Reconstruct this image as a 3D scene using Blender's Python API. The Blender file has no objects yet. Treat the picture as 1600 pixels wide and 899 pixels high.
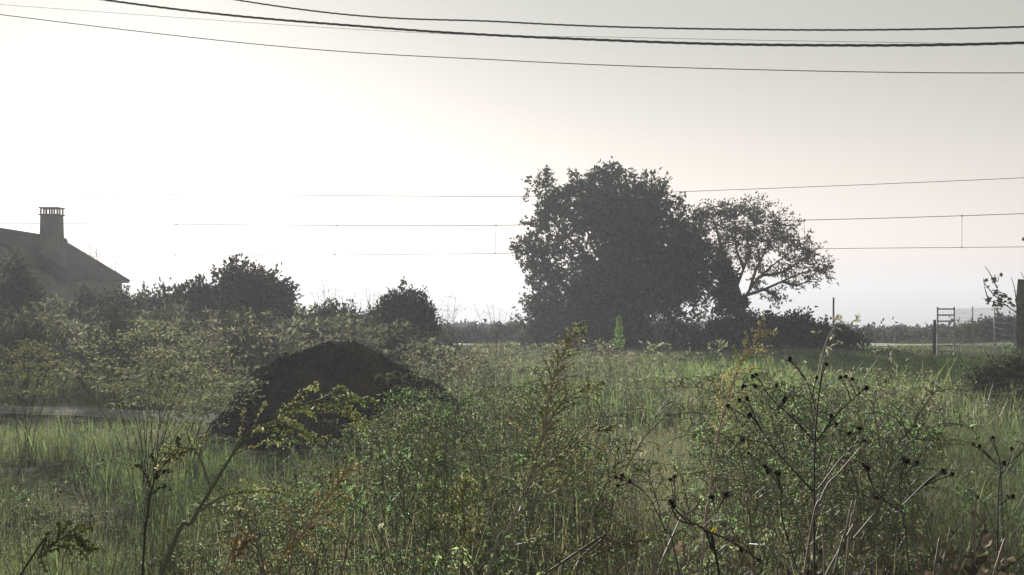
import bpy, math
import numpy as np
from mathutils import Vector

# ------------------------------------------------------------------ camera, sky, sun, exposure
scene = bpy.context.scene
COL = scene.collection
F = 2198.0            # focal length in pixels of the 1600 px wide photograph
HY = 454.0            # image row of the eye level
EYE = 1.6
cam_data = bpy.data.cameras.new("camera")
cam_data.lens = 36.0 * F / 1600.0
cam_data.sensor_width = 36.0
cam_data.clip_start = 0.05
cam_data.clip_end = 30000.0
cam = bpy.data.objects.new("camera", cam_data)
COL.objects.link(cam)
cam.location = (0.0, 0.0, EYE)
cam.rotation_euler = (math.radians(90.0) + math.atan((HY - 449.5) / F), 0.0, 0.0)
scene.camera = cam

SUN_AZ = math.radians(-15.5)      # left of the view direction
SUN_EL = math.radians(12.0)
world = bpy.data.worlds.new("World")
scene.world = world
world.use_nodes = True
wn = world.node_tree
for n in list(wn.nodes):
    wn.nodes.remove(n)
sky = wn.nodes.new("ShaderNodeTexSky")
sky.sky_type = 'NISHITA'
sky.sun_disc = False
sky.sun_elevation = SUN_EL
sky.sun_rotation = SUN_AZ
sky.altitude = 0.0
sky.air_density = 2.0
sky.dust_density = 0.16
sky.ozone_density = 1.5
bg = wn.nodes.new("ShaderNodeBackground")
bg.inputs["Strength"].default_value = 0.05
wo = wn.nodes.new("ShaderNodeOutputWorld")
hs = wn.nodes.new("ShaderNodeHueSaturation")      # thin sea mist: a paler sky than clean air gives
hs.inputs["Saturation"].default_value = 0.2
hs.inputs["Hue"].default_value = 0.475
wn.links.new(sky.outputs[0], hs.inputs["Color"])
wn.links.new(hs.outputs[0], bg.inputs[0])
wn.links.new(bg.outputs[0], wo.inputs[0])

sun_data = bpy.data.lights.new("sun", 'SUN')
sun_data.energy = 5.0
sun_data.angle = math.radians(0.6)
sun_data.color = (1.0, 0.95, 0.89)
sun = bpy.data.objects.new("sun", sun_data)
COL.objects.link(sun)
SDIR = Vector((math.sin(SUN_AZ) * math.cos(SUN_EL), math.cos(SUN_AZ) * math.cos(SUN_EL), math.sin(SUN_EL)))
sun.rotation_euler = SDIR.to_track_quat('Z', 'Y').to_euler()
sun.location = (-20, 60, 40)

vs = scene.view_settings
vs.view_transform = 'Standard'
vs.look = 'None'
vs.exposure = 0.97
vs.gamma = 1.0
vs.use_curve_mapping = False
cy = scene.cycles
cy.max_bounces = 6
cy.diffuse_bounces = 3
cy.glossy_bounces = 2
cy.transmission_bounces = 4
cy.transparent_max_bounces = 8
cy.volume_bounces = 0
cy.use_denoising = True

HAZE_DENSITY = 0.0022
HAZE_G = 0.32

# ------------------------------------------------------------------ helpers
rng = np.random.default_rng(11)
R = lambda a, b, n=None: rng.uniform(a, b, n)


def W(px, py, d):
    """point seen at photograph pixel (px, py) at distance d in front of the camera"""
    return np.array([(px - 800.0) / F * d, d, EYE - (py - HY) / F * d])


def gx(px, d):
    return (px - 800.0) / F * d


PROF_Y = np.array([-60, 30, 44, 50, 60, 85, 110, 135, 220, 420, 900, 1200, 3000.])
PROF_Z = np.array([0, 0, -0.2, -0.33, -0.6, -1.0, -1.25, -3.2, -9, -19, -26, -27, -28.])


def gz(x, y):
    x = np.asarray(x, float); y = np.asarray(y, float)
    z = np.interp(y, PROF_Y, PROF_Z)
    a = np.clip((np.abs(y) - 3) / 10, 0, 1) * 0.06
    z = z + a * (np.sin(x * 0.9 + 1.3) * np.cos(y * 0.7) + 0.6 * np.sin(x * 0.31 - y * 0.43 + 2))
    b = np.clip((y - 60) / 40, 0, 1) * 0.3
    z = z + b * np.sin(x * 0.11 + 0.6) * np.cos(y * 0.05 + x * 0.03)
    return z


def norm(v):
    v = np.asarray(v, float)
    return v / np.maximum(np.linalg.norm(v, axis=-1, keepdims=True), 1e-9)


class Geo:
    """triangles with a colour per vertex (alpha = how far light passes through)"""
    def __init__(self):
        self.v, self.f, self.c, self.n = [], [], [], 0

    def add(self, v, f, c):
        v = np.asarray(v, float).reshape(-1, 3)
        if len(v) == 0:
            return self
        c = np.asarray(c, float)
        if c.ndim == 1:
            c = np.tile(c, (len(v), 1))
        if c.shape[1] == 3:
            c = np.hstack([c, np.zeros((len(c), 1))])
        self.v.append(v); self.f.append(np.asarray(f, int).reshape(-1, 3) + self.n); self.c.append(c)
        self.n += len(v)
        return self

    def arrays(self):
        return np.vstack(self.v), np.vstack(self.f), np.vstack(self.c)

    def ntri(self):
        return sum(len(f) for f in self.f)


def make_mesh(name, v, f, c=None, smooth=False):
    me = bpy.data.meshes.new(name)
    nv, nf = len(v), len(f)
    me.vertices.add(nv)
    me.vertices.foreach_set("co", np.ascontiguousarray(v, dtype=np.float32).ravel())
    me.loops.add(nf * 3)
    me.loops.foreach_set("vertex_index", np.ascontiguousarray(f, dtype=np.int32).ravel())
    me.polygons.add(nf)
    me.polygons.foreach_set("loop_start", np.arange(0, nf * 3, 3, dtype=np.int32))
    me.polygons.foreach_set("loop_total", np.full(nf, 3, dtype=np.int32))
    me.polygons.foreach_set("use_smooth", np.full(nf, smooth, dtype=bool))
    if c is not None:
        at = me.attributes.new("Col", 'FLOAT_COLOR', 'POINT')
        at.data.foreach_set("color", np.ascontiguousarray(c, dtype=np.float32).ravel())
    me.update()
    return me


def link(name, me, mat, parent=None, loc=None):
    o = bpy.data.objects.new(name, me)
    COL.objects.link(o)
    if me is not None and mat is not None and not me.materials:
        me.materials.append(mat)
    if parent is not None:
        o.parent = parent
    if loc is not None:
        o.location = loc
    return o


def part(name, g, mat, root, smooth=False, label=None):
    """a Geo in world coordinates becomes a child of root (an Empty without rotation)"""
    v, f, c = g.arrays()
    v = v - np.array(root.location)
    o = link(name, make_mesh(name, v, f, c, smooth), mat, root)
    if label:
        o["label"] = label
    return o


def tag(o, label, cat, group=None):
    o["label"] = label; o["category"] = cat
    if group:
        o["group"] = group
    return o


def thing(name, label, cat, loc, group=None):
    o = bpy.data.objects.new(name, None)
    COL.objects.link(o)
    o.location = tuple(float(q) for q in loc)
    return tag(o, label, cat, group)


def stuff(name, g, mat, label, smooth=False):
    v, f, c = g.arrays()
    o = link(name, make_mesh(name, v, f, c, smooth), mat)
    o["kind"] = "stuff"; o["label"] = label
    return o


def structure(name, v, f, mat, c=None, smooth=True):
    o = link(name, make_mesh(name, v, f, c, smooth), mat)
    o["kind"] = "structure"
    return o


# ---- shapes (vectorised)
LANCE = (np.array([[0, 0, 0], [.4, .5, .10], [1, 0, -.12], [.4, -.5, .10]]), np.array([[0, 1, 2], [0, 2, 3]]))
ROUND = (np.array([[0, 0, 0], [-.08, .32, .10], [.35, .52, .14], [.75, .30, .05], [1, 0, -.10], [.75, -.30, .05], [.35, -.52, .14], [-.08, -.32, .10], [.4, 0, .0]]),
         np.array([[8, 0, 1], [8, 1, 2], [8, 2, 3], [8, 3, 4], [8, 4, 5], [8, 5, 6], [8, 6, 7], [8, 7, 0]]))
LOBED = (np.array([[0, 0, 0], [.25, .22, .05], [.30, .60, .12], [.48, .20, .03], [.62, .48, .06], [.72, .14, 0], [1, 0, -.15],
                   [.72, -.14, 0], [.62, -.48, .06], [.48, -.20, .03], [.30, -.60, .12], [.25, -.22, .05]]),
         np.array([[0, 1, 11], [1, 2, 3], [1, 3, 9], [1, 9, 11], [11, 9, 10], [3, 4, 5], [3, 5, 7], [3, 7, 9], [9, 7, 8], [5, 6, 7]]))
CURL = (np.array([[0, 0, 0], [.3, .35, .16], [.3, -.35, .16], [.65, .32, .28], [.65, -.30, .10], [.85, 0, .40]]),
        np.array([[0, 1, 2], [1, 3, 2], [2, 3, 4], [3, 5, 4]]))
OCT = (np.array([[1, 0, 0], [-1, 0, 0], [0, 1, 0], [0, -1, 0], [0, 0, 1], [0, 0, -1.]]) * .5,
       np.array([[0, 2, 4], [2, 1, 4], [1, 3, 4], [3, 0, 4], [2, 0, 5], [1, 2, 5], [3, 1, 5], [0, 3, 5]]))
TET = (np.array([[.5, 0, -.3], [-.3, .45, -.3], [-.3, -.45, -.3], [0, 0, .5]]), np.array([[0, 1, 3], [1, 2, 3], [2, 0, 3], [0, 2, 1]]))


def frames(d, nrm):
    d = norm(d)
    s = norm(np.cross(nrm, d))
    n = np.cross(d, s)
    return d, s, n


def leaves(g, prof, base, d, nrm, L, Wd, col, alpha=.5):
    base = np.asarray(base, float).reshape(-1, 3); N = len(base)
    if N == 0:
        return
    P, T = prof
    d, s, n = frames(np.broadcast_to(d, (N, 3)), np.broadcast_to(nrm, (N, 3)))
    L = np.broadcast_to(L, (N,)); Wd = np.broadcast_to(Wd, (N,))
    v = (base[:, None, :] + d[:, None, :] * (P[None, :, 0, None] * L[:, None, None])
         + s[:, None, :] * (P[None, :, 1, None] * Wd[:, None, None])
         + n[:, None, :] * (P[None, :, 2, None] * L[:, None, None]))
    k = len(P)
    f = T[None] + (np.arange(N) * k)[:, None, None]
    col = np.broadcast_to(np.asarray(col, float), (N, 3))
    c = np.repeat(np.hstack([col, np.broadcast_to(np.asarray(alpha, float), (N,))[:, None]]), k, axis=0)
    g.add(v.reshape(-1, 3), f.reshape(-1, 3), c)


def rand_dir(n):
    return norm(rng.normal(size=(n, 3)))


def beads(g, pos, size, col, prof=OCT, alpha=.15):
    pos = np.asarray(pos, float).reshape(-1, 3); N = len(pos)
    if N == 0:
        return
    L = np.broadcast_to(size, (N,)) * R(.7, 1.4, N)
    leaves(g, (prof[0], prof[1]), pos, rand_dir(N), rand_dir(N), L, L, col, alpha)


def tube(g, pts, r, col, sides=4, alpha=0.0):
    pts = np.asarray(pts, float); n = len(pts)
    r = np.broadcast_to(np.asarray(r, float), (n,)) if np.ndim(r) else np.full(n, r)
    t = np.gradient(pts, axis=0)
    t = norm(t)
    up = np.array([0, 0, 1.]) if abs(t[:, 2]).mean() < .8 else np.array([1., 0, 0])
    s = norm(np.cross(t, up)); u = np.cross(s, t)
    a = np.arange(sides) / sides * 2 * math.pi
    ring = (s[:, None] * np.cos(a)[None, :, None] + u[:, None] * np.sin(a)[None, :, None]) * r[:, None, None] + pts[:, None]
    i = np.arange(n - 1)[:, None] * sides; j = np.arange(sides)[None]; j2 = (j + 1) % sides
    A, B, Cc, D = i + j, i + j2, i + sides + j2, i + sides + j
    f = np.stack([np.stack([A, B, Cc], -1), np.stack([A, Cc, D], -1)], 2).reshape(-1, 3)
    v = ring.reshape(-1, 3)
    caps = [[(n - 1) * sides + k, (n - 1) * sides + k + 1, (n - 1) * sides] for k in range(1, sides - 1)]
    caps += [[0, k + 1, k] for k in range(1, sides - 1)]
    f = np.vstack([f, np.array(caps)])
    c = np.asarray(col, float)
    c = np.append(c, alpha) if c.ndim == 1 else c
    g.add(v, f, c)


def smoothline(pts, n):
    """Catmull-Rom through pts"""
    p = np.asarray(pts, float)
    p = np.vstack([2 * p[0] - p[1], p, 2 * p[-1] - p[-2]])
    m = len(p) - 3
    out = []
    for q in np.linspace(0, m - 1e-6, n):
        i = int(q); t = q - i
        a, b, c, d = p[i:i + 4]
        out.append(.5 * ((2 * b) + (-a + c) * t + (2 * a - 5 * b + 4 * c - d) * t * t + (-a + 3 * b - 3 * c + d) * t ** 3))
    return np.array(out)


def box(g, lo, hi, col, alpha=0.0, M=None, off=None):
    x0, y0, z0 = lo; x1, y1, z1 = hi
    v = np.array([[x0, y0, z0], [x1, y0, z0], [x1, y1, z0], [x0, y1, z0], [x0, y0, z1], [x1, y0, z1], [x1, y1, z1], [x0, y1, z1]], float)
    q = [[0, 3, 2, 1], [4, 5, 6, 7], [0, 1, 5, 4], [1, 2, 6, 5], [2, 3, 7, 6], [3, 0, 4, 7]]
    f = []
    for a, b, c, d in q:
        f += [[a, b, c], [a, c, d]]
    if M is not None:
        v = v @ np.asarray(M).T
    if off is not None:
        v = v + off
    g.add(v, f, np.append(np.asarray(col, float), alpha))


def vary(col, n, amt=.25, hue=.08):
    col = np.asarray(col, float)
    k = 1 + R(-amt, amt, n)[:, None]
    return np.clip(col[None] * k * (1 + rng.uniform(-hue, hue, (n, 3))), 0.004, .9)


def place(g, tmpl, pos, rot, sc, tint=None, tilt=None):
    V, T, C = tmpl
    N = len(pos); k = len(V)
    if N == 0:
        return
    sc = np.asarray(sc, float)
    if sc.ndim == 1:
        sc = np.stack([sc, sc, sc], 1)
    v = V[None] * sc[:, None, :]
    if tilt is not None:
        v = v.copy()
        v[..., 0] += v[..., 2] * tilt[:, 0, None]
        v[..., 1] += v[..., 2] * tilt[:, 1, None]
    c, s = np.cos(rot)[:, None], np.sin(rot)[:, None]
    x = v[..., 0] * c - v[..., 1] * s
    y = v[..., 0] * s + v[..., 1] * c
    v = np.stack([x, y, v[..., 2]], -1) + pos[:, None]
    cc = np.repeat(C[None], N, 0).copy()
    if tint is not None:
        cc[..., :3] *= tint[:, None, :]
    f = T[None] + (np.arange(N) * k)[:, None, None]
    g.add(v.reshape(-1, 3), f.reshape(-1, 3), np.clip(cc, 0, .95).reshape(-1, 4))


# ------------------------------------------------------------------ materials
def new_mat(name):
    m = bpy.data.materials.new(name); m.use_nodes = True
    nt = m.node_tree
    for n in list(nt.nodes):
        nt.nodes.remove(n)
    return m, nt, nt.nodes.new("ShaderNodeOutputMaterial")


def foliage_material(name, gloss=.06, rough=.5, tinted=False):
    m, nt, out = new_mat(name)
    N, Lk = nt.nodes.new, nt.links.new
    at = N("ShaderNodeAttribute"); at.attribute_name = "Col"
    oi = N("ShaderNodeObjectInfo")
    mr = N("ShaderNodeMapRange"); mr.inputs[3].default_value = .78; mr.inputs[4].default_value = 1.2
    Lk(oi.outputs["Random"], mr.inputs[0])
    no = N("ShaderNodeTexNoise"); no.inputs["Scale"].default_value = 9.0; no.inputs["Detail"].default_value = 3
    ge = N("ShaderNodeNewGeometry"); Lk(ge.outputs["Position"], no.inputs["Vector"])
    mr2 = N("ShaderNodeMapRange"); mr2.inputs[1].default_value = .3; mr2.inputs[2].default_value = .7
    mr2.inputs[3].default_value = .8; mr2.inputs[4].default_value = 1.2
    Lk(no.outputs[0], mr2.inputs[0])
    mu = N("ShaderNodeMath"); mu.operation = 'MULTIPLY'
    Lk(mr.outputs[0], mu.inputs[0]); Lk(mr2.outputs[0], mu.inputs[1])
    vm = N("ShaderNodeVectorMath"); vm.operation = 'SCALE'
    Lk(at.outputs["Color"], vm.inputs[0]); Lk(mu.outputs[0], vm.inputs["Scale"])
    if tinted:                      # colour of the single plant among the copies of one mass
        ti = N("ShaderNodeAttribute"); ti.attribute_type = 'INSTANCER'; ti.attribute_name = "tint"
        v2 = N("ShaderNodeVectorMath"); v2.operation = 'MULTIPLY'
        Lk(vm.outputs[0], v2.inputs[0]); Lk(ti.outputs["Color"], v2.inputs[1]); vm = v2
    dif = N("ShaderNodeBsdfDiffuse"); Lk(vm.outputs[0], dif.inputs[0])
    tr = N("ShaderNodeBsdfTranslucent")
    tc = N("ShaderNodeVectorMath"); tc.operation = 'MULTIPLY'; tc.inputs[1].default_value = (1.05, 1.12, .80)
    Lk(vm.outputs[0], tc.inputs[0]); Lk(tc.outputs[0], tr.inputs[0])
    mx = N("ShaderNodeMixShader"); Lk(at.outputs["Alpha"], mx.inputs[0]); Lk(dif.outputs[0], mx.inputs[1]); Lk(tr.outputs[0], mx.inputs[2])
    gl = N("ShaderNodeBsdfGlossy"); gl.inputs["Roughness"].default_value = rough
    gl.inputs["Color"].default_value = (.8, .8, .8, 1)
    fr = N("ShaderNodeFresnel"); fr.inputs[0].default_value = 1.35
    fm = N("ShaderNodeMath"); fm.operation = 'MULTIPLY'; fm.inputs[1].default_value = gloss * 8
    Lk(fr.outputs[0], fm.inputs[0])
    mg = N("ShaderNodeMixShader"); Lk(fm.outputs[0], mg.inputs[0]); Lk(mx.outputs[0], mg.inputs[1]); Lk(gl.outputs[0], mg.inputs[2])
    Lk(mg.outputs[0], out.inputs[0])
    return m


def surface_material(name, c1, c2, scale=3.0, rough=.9, bump=.3, bscale=20.0, attr=False, spec=.2, detail=6):
    m, nt, out = new_mat(name)
    N, Lk = nt.nodes.new, nt.links.new
    ge = N("ShaderNodeNewGeometry")
    no = N("ShaderNodeTexNoise"); no.inputs["Scale"].default_value = scale; no.inputs["Detail"].default_value = detail
    Lk(ge.outputs["Position"], no.inputs["Vector"])
    ra = N("ShaderNodeValToRGB")
    ra.color_ramp.elements[0].position = .35; ra.color_ramp.elements[1].position = .68
    ra.color_ramp.elements[0].color = (*c1, 1); ra.color_ramp.elements[1].color = (*c2, 1)
    Lk(no.outputs[0], ra.inputs[0])
    b = N("ShaderNodeBsdfPrincipled")
    b.inputs["Roughness"].default_value = rough
    b.inputs["Specular IOR Level"].default_value = spec
    if attr:
        at = N("ShaderNodeAttribute"); at.attribute_name = "Col"
        mm = N("ShaderNodeVectorMath"); mm.operation = 'MULTIPLY'
        Lk(ra.outputs[0], mm.inputs[0]); Lk(at.outputs["Color"], mm.inputs[1]); Lk(mm.outputs[0], b.inputs["Base Color"])
    else:
        Lk(ra.outputs[0], b.inputs["Base Color"])
    n2 = N("ShaderNodeTexNoise"); n2.inputs["Scale"].default_value = bscale; n2.inputs["Detail"].default_value = 5
    Lk(ge.outputs["Position"], n2.inputs["Vector"])
    bp = N("ShaderNodeBump"); bp.inputs["Strength"].default_value = bump; bp.inputs["Distance"].default_value = .05
    Lk(n2.outputs[0], bp.inputs["Height"]); Lk(bp.outputs[0], b.inputs["Normal"])
    Lk(b.outputs[0], out.inputs[0])
    return m


M_FOL = foliage_material("foliage", .012, .6)
M_MASS = foliage_material("weed_mass", .012, .6, True)
M_TREE = foliage_material("tree_leaves", .008, .6)
M_BARK = surface_material("bark", (.045, .038, .03), (.10, .085, .065), 14, .95, .6, 40)
M_GROUND = surface_material("field_soil", (.05, .05, .03), (.10, .105, .058), 1.5, .95, .5, 12, spec=0)
M_SOIL = surface_material("dark_soil", (.024, .021, .018), (.085, .072, .058), 2.6, .98, .6, 45)
M_TRACK = surface_material("gravel_track", (.27, .265, .255), (.38, .375, .36), 4, .95, .4, 60, spec=0)
M_ROAD = surface_material("concrete_road", (.50, .49, .46), (.64, .63, .60), 1.2, .4, .04, 30, spec=.5)
M_WALL = surface_material("old_render", (.17, .165, .155), (.25, .24, .225), 1.6, .95, .3, 14, spec=0)
M_TILE = surface_material("roof_tile", (.055, .048, .042), (.09, .075, .062), 2.5, .95, .3, 20, spec=0)
M_WOOD = surface_material("weathered_wood", (.10, .09, .075), (.19, .17, .145), 9, .9, .4, 30)
M_METAL = surface_material("galvanised_metal", (.30, .31, .31), (.42, .43, .43), 8, .5, .1, 40, spec=.5)
M_CABLE = surface_material("black_cable", (.018, .018, .018), (.03, .03, .03), 8, .6, .1, 40)
M_COPPER = surface_material("contact_line", (.06, .055, .05), (.09, .08, .07), 8, .6, .1, 40)


def sea_material():
    m, nt, out = new_mat("sea_water")
    N, Lk = nt.nodes.new, nt.links.new
    b = N("ShaderNodeBsdfPrincipled")
    b.inputs["Base Color"].default_value = (.03, .055, .07, 1); b.inputs["Roughness"].default_value = .18
    b.inputs["IOR"].default_value = 1.33
    ge = N("ShaderNodeNewGeometry")
    mp = N("ShaderNodeMapping"); mp.inputs["Scale"].default_value = (.03, .09, 1)
    Lk(ge.outputs["Position"], mp.inputs["Vector"])
    no = N("ShaderNodeTexNoise"); no.inputs["Scale"].default_value = 1.0; no.inputs["Detail"].default_value = 8; no.inputs["Roughness"].default_value = .65
    Lk(mp.outputs[0], no.inputs["Vector"])
    bp = N("ShaderNodeBump"); bp.inputs["Strength"].default_value = .6; bp.inputs["Distance"].default_value = 2.5
    Lk(no.outputs[0], bp.inputs["Height"]); Lk(bp.outputs[0], b.inputs["Normal"]); Lk(b.outputs[0], out.inputs[0])
    return m


M_SEA = sea_material()

# ------------------------------------------------------------------ ground, track, road, sea
rows = np.concatenate([np.arange(-30, 60, .6), np.arange(60, 150, 3), np.geomspace(150, 1500, 40)])
cols = np.linspace(-1, 1, 151)
half = 30 + 0.8 * np.clip(rows, 0, None)
GX = cols[None, :] * half[:, None]
GY = np.repeat(rows[:, None], len(cols), 1)
GZ = gz(GX, GY)
nr, nc = GX.shape
ii, jj = np.meshgrid(np.arange(nr - 1), np.arange(nc - 1), indexing='ij')
a0 = (ii * nc + jj).ravel()
gf = np.vstack([np.stack([a0, a0 + 1, a0 + nc + 1], 1), np.stack([a0, a0 + nc + 1, a0 + nc], 1)])
structure("ground", np.stack([GX, GY, GZ], -1).reshape(-1, 3), gf, M_GROUND)


def strip(name, xs, yc, w, mat, lift, rag=.12):
    n = len(xs); k = 7
    v = []
    for i in range(n):
        ww = w[i] * (1 + R(-rag, rag) * .5)
        for j in range(k):
            y = yc[i] + (j / (k - 1) - .5) * ww + (R(-.1, .1) if j in (0, k - 1) else 0)
            x = xs[i]
            v.append([x, y, gz(x, y) + lift + .02 * math.sin(math.pi * j / (k - 1))])
    f = []
    for i in range(n - 1):
        for j in range(k - 1):
            a = i * k + j
            f += [[a, a + k, a + k + 1], [a, a + k + 1, a + 1]]
    return structure(name, np.array(v), np.array(f), mat)


xs = np.linspace(-26, 1.5, 90)
TRACK_Y = lambda x: 18.6 - .02 * (x + 8) + .15 * np.sin(x * .5)
strip("track", xs, TRACK_Y(xs), np.interp(xs, [-26, -2, 1.5], [1.5, 1.4, .5]), M_TRACK, .01)
xs = np.linspace(-6, 60, 160)
ROAD_Y = lambda x: 49.0 - .02 * x
strip("road", xs, ROAD_Y(xs), np.full(160, 4.6), M_ROAD, .05, .02)
structure("sea", np.array([[-9000, 600, -25], [9000, 600, -25], [9000, 9000, -25], [-9000, 9000, -25.]]), np.array([[0, 1, 2], [0, 2, 3]]), M_SEA, smooth=False)


# ------------------------------------------------------------------ haze: one closed box of even, pale air
g = Geo(); box(g, (-9500, -400, -31), (9500, 9500, 8.5), (1, 1, 1))
v, f, c = g.arrays()
hm, nt, out = new_mat("haze_air")
pv = nt.nodes.new("ShaderNodeVolumePrincipled")
pv.inputs["Color"].default_value = (.53, .555, .595, 1)
pv.inputs["Density"].default_value = HAZE_DENSITY
pv.inputs["Anisotropy"].default_value = HAZE_G
nt.links.new(pv.outputs[0], out.inputs["Volume"])
hz = link("haze", make_mesh("haze", v, f), hm)
hz["kind"] = "stuff"; hz["label"] = "pale sea haze over the whole field"

# ------------------------------------------------------------------ house
def house():
    A = np.array([-15.1, 40.0]); B = np.array([-15.95, 50.0])        # ridge, near and far end
    ax = (B - A) / np.linalg.norm(B - A)
    sd = np.array([ax[1], -ax[0]])                                    # to the right of the ridge
    Ln = np.linalg.norm(B - A)
    base = -.25
    root = thing("house", "old grey rendered house with tiled gable roof and tall chimney behind the scrub", "house", (*A, base))
    P = lambda u, s, z: np.array([*(A + ax * u + sd * s), z])         # u along ridge, s sideways
    HW, EZ, RZ = 2.05, 2.02, 3.28
    slope = (RZ - EZ) / HW
    wc = (1, 1, 1)

    def poly(g, pts, t):
        pts = np.array(pts); n = len(pts); nn = np.asarray(t, float)
        v = np.vstack([pts, pts + nn]); f = []
        for k in range(1, n - 1):
            f += [[0, k + 1, k], [n, n + k, n + k + 1]]
        for k in range(n):
            k2 = (k + 1) % n
            f += [[k, k2, n + k2], [k, n + k2, n + k]]
        g.add(v, f, np.ones(4))
    tin = np.array([*ax, 0]) * .3
    g = Geo(); poly(g, [P(0, -HW, base), P(0, HW, base), P(0, HW, EZ), P(0, 0, RZ - .02), P(0, -HW, EZ)], tin)
    part("gable_wall", g, M_WALL, root)
    g = Geo(); poly(g, [P(Ln - .3, -HW, base), P(Ln - .3, HW, base), P(Ln - .3, HW, EZ), P(Ln - .3, 0, RZ - .02), P(Ln - .3, -HW, EZ)], tin)
    part("gable_wall", g, M_WALL, root)
    for s in (1, -1):
        g = Geo(); poly(g, [P(.3, s * HW, base), P(Ln - .3, s * HW, base), P(Ln - .3, s * HW, EZ), P(.3, s * HW, EZ)], np.array([*(-sd * s * .3), 0]))
        part("side_wall", g, M_WALL, root)
    # side door and window on the wall that faces the field
    for u0, u1, z0, z1, nm in ((2.6, 3.5, base, 1.75, "door"), (5.6, 6.6, .75, 1.7, "window")):
        g = Geo(); poly(g, [P(u0, HW + .004, z0), P(u1, HW + .004, z0), P(u1, HW + .004, z1), P(u0, HW + .004, z1)], np.array([*(sd * .05), 0]))
        p = part(nm, g, M_WOOD, root)
        g = Geo(); poly(g, [P(u0 - .08, HW + .003, z1), P(u1 + .08, HW + .003, z1), P(u1 + .08, HW + .003, z1 + .12), P(u0 - .08, HW + .003, z1 + .12)], np.array([*(sd * .07), 0]))
        o = link("lintel", make_mesh("lintel", g.arrays()[0] - np.array(root.location), g.arrays()[1], g.arrays()[2]), M_WALL, p)
    # roof: board underneath, then rows of barrel tiles on top of it
    roof = None
    for s in (1, -1):
        ov = .22
        e = HW + ov
        g = Geo()
        poly(g, [P(-.12, s * .0, RZ + .03), P(Ln + .12, 0, RZ + .03), P(Ln + .12, s * e, EZ - slope * ov + .03), P(-.12, s * e, EZ - slope * ov + .03)], np.array([0, 0, .05]))
        r = part("roof", g, M_TILE, root)
        roof = roof or r
        g = Geo(); cn = 52
        for k in range(cn + 1):
            u = -.12 + (Ln + .24) * k / cn
            for q in range(7):
                q0, q1 = q / 7, (q + 1.04) / 7
                p0 = P(u + R(-.02, .02), s * e * q0, RZ + .075 - (RZ - EZ + slope * ov) * q0 - .032)
                p1 = P(u + R(-.02, .02), s * e * q1, RZ + .075 - (RZ - EZ + slope * ov) * q1 - .040)
                tube(g, [p0, p1], [.062, .075], np.ones(3) * R(.75, 1.2), 6)
        o = part("roof_tiles", g, M_TILE, root)
        o["kind"] = "stuff"; o.parent = r
        # ridge tiles
    g = Geo()
    for k in range(26):
        u = -.1 + (Ln + .2) * k / 26
        tube(g, [P(u, 0, RZ + .05 + R(0, .015)), P(u + Ln / 26 + .04, 0, RZ + .07)], [.11, .135], np.ones(3) * R(.7, 1.2), 7)
    o = part("ridge_tiles", g, M_TILE, root); o["kind"] = "stuff"; o.parent = roof
    # chimney through the right-hand slope
    d = 42.6
    x0, x1 = gx(67.5, d), gx(94.5, d)
    cx, w = (x0 + x1) / 2, (x1 - x0)
    zt = EYE + (HY - 337) / F * d
    zb = 1.7
    def ring(hw, z, hd):
        return [[cx - hw, d - hd, z], [cx + hw, d - hd, z], [cx + hw, d + hd, z], [cx - hw, d + hd, z]]
    g = Geo()
    v = np.array(ring(w * .60, zb, .34) + ring(w * .52, zt - .7, .31) + ring(w * .49, zt, .30))
    v[[1, 2], 0] += .06
    f = []
    for lev in (0, 1):
        for k in range(4):
            a, b = lev * 4 + k, lev * 4 + (k + 1) % 4
            f += [[a, b, b + 4], [a, b + 4, a + 4]]
    f += [[8, 9, 10], [8, 10, 11], [0, 2, 1], [0, 3, 2]]
    g.add(v, f, np.ones(4))
    ch = part("chimney", g, M_WALL, root)
    def sub(nm, lo, hi, mt=M_WALL):
        g = Geo(); box(g, lo, hi, (1, 1, 1))
        o = part(nm, g, mt, root); o.parent = ch
    sub("chimney_collar", (cx - w * .57, d - .36, zt + .001), (cx + w * .57, d + .36, zt + .035))
    ph = .165
    for k, t in enumerate((-.47, -.30, -.17, .17, .30, .47)):
        for yy in (-.26, .26):
            sub("cap_pillar", (cx + t * w - .018, d + yy - .03, zt + .036), (cx + t * w + .018, d + yy + .03, zt + .036 + ph))
    sub("chimney_cap", (cx - w * .55, d - .35, zt + .037 + ph), (cx + w * .55, d + .35, zt + .075 + ph))


house()

# ------------------------------------------------------------------ wires
def wire_pts(anchor, n=120):
    """anchor rows: (px, py, distance)"""
    a = np.array(anchor, float)
    w = smoothline([W(*q) for q in a], n)
    return w


def bundle(label, anchor, rad, strands, pitch, strand_r):
    p = wire_pts(anchor, 420)
    root = thing("overhead_cable", label, "cable", p[0])
    s = np.concatenate([[0], np.cumsum(np.linalg.norm(np.diff(p, axis=0), axis=1))])
    for k in range(strands):
        a = s / pitch * 2 * math.pi + k * 2 * math.pi / strands
        q = p + np.stack([np.zeros_like(a), np.cos(a) * rad, np.sin(a) * rad], 1)
        g = Geo(); tube(g, q, strand_r, (1, 1, 1), 5)
        part("strand", g, M_CABLE, root, True)


bundle("thick twisted black cable sagging across the sky, lower of the two twisted ones",
       [(-500, -110, 24), (165, 0, 22), (600, 44, 20.5), (1000, 65, 19), (1300, 71, 18), (1600, 67, 17), (2100, 44, 15.5)], .0095, 3, .55, .0095)
bundle("twisted black cable topmost across the sky",
       [(-500, -170, 24.5), (370, 0, 22), (800, 35, 20.5), (1200, 46.5, 19), (1600, 42, 17.5), (2100, 18, 16)], .0068, 3, .5, .0068)


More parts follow.
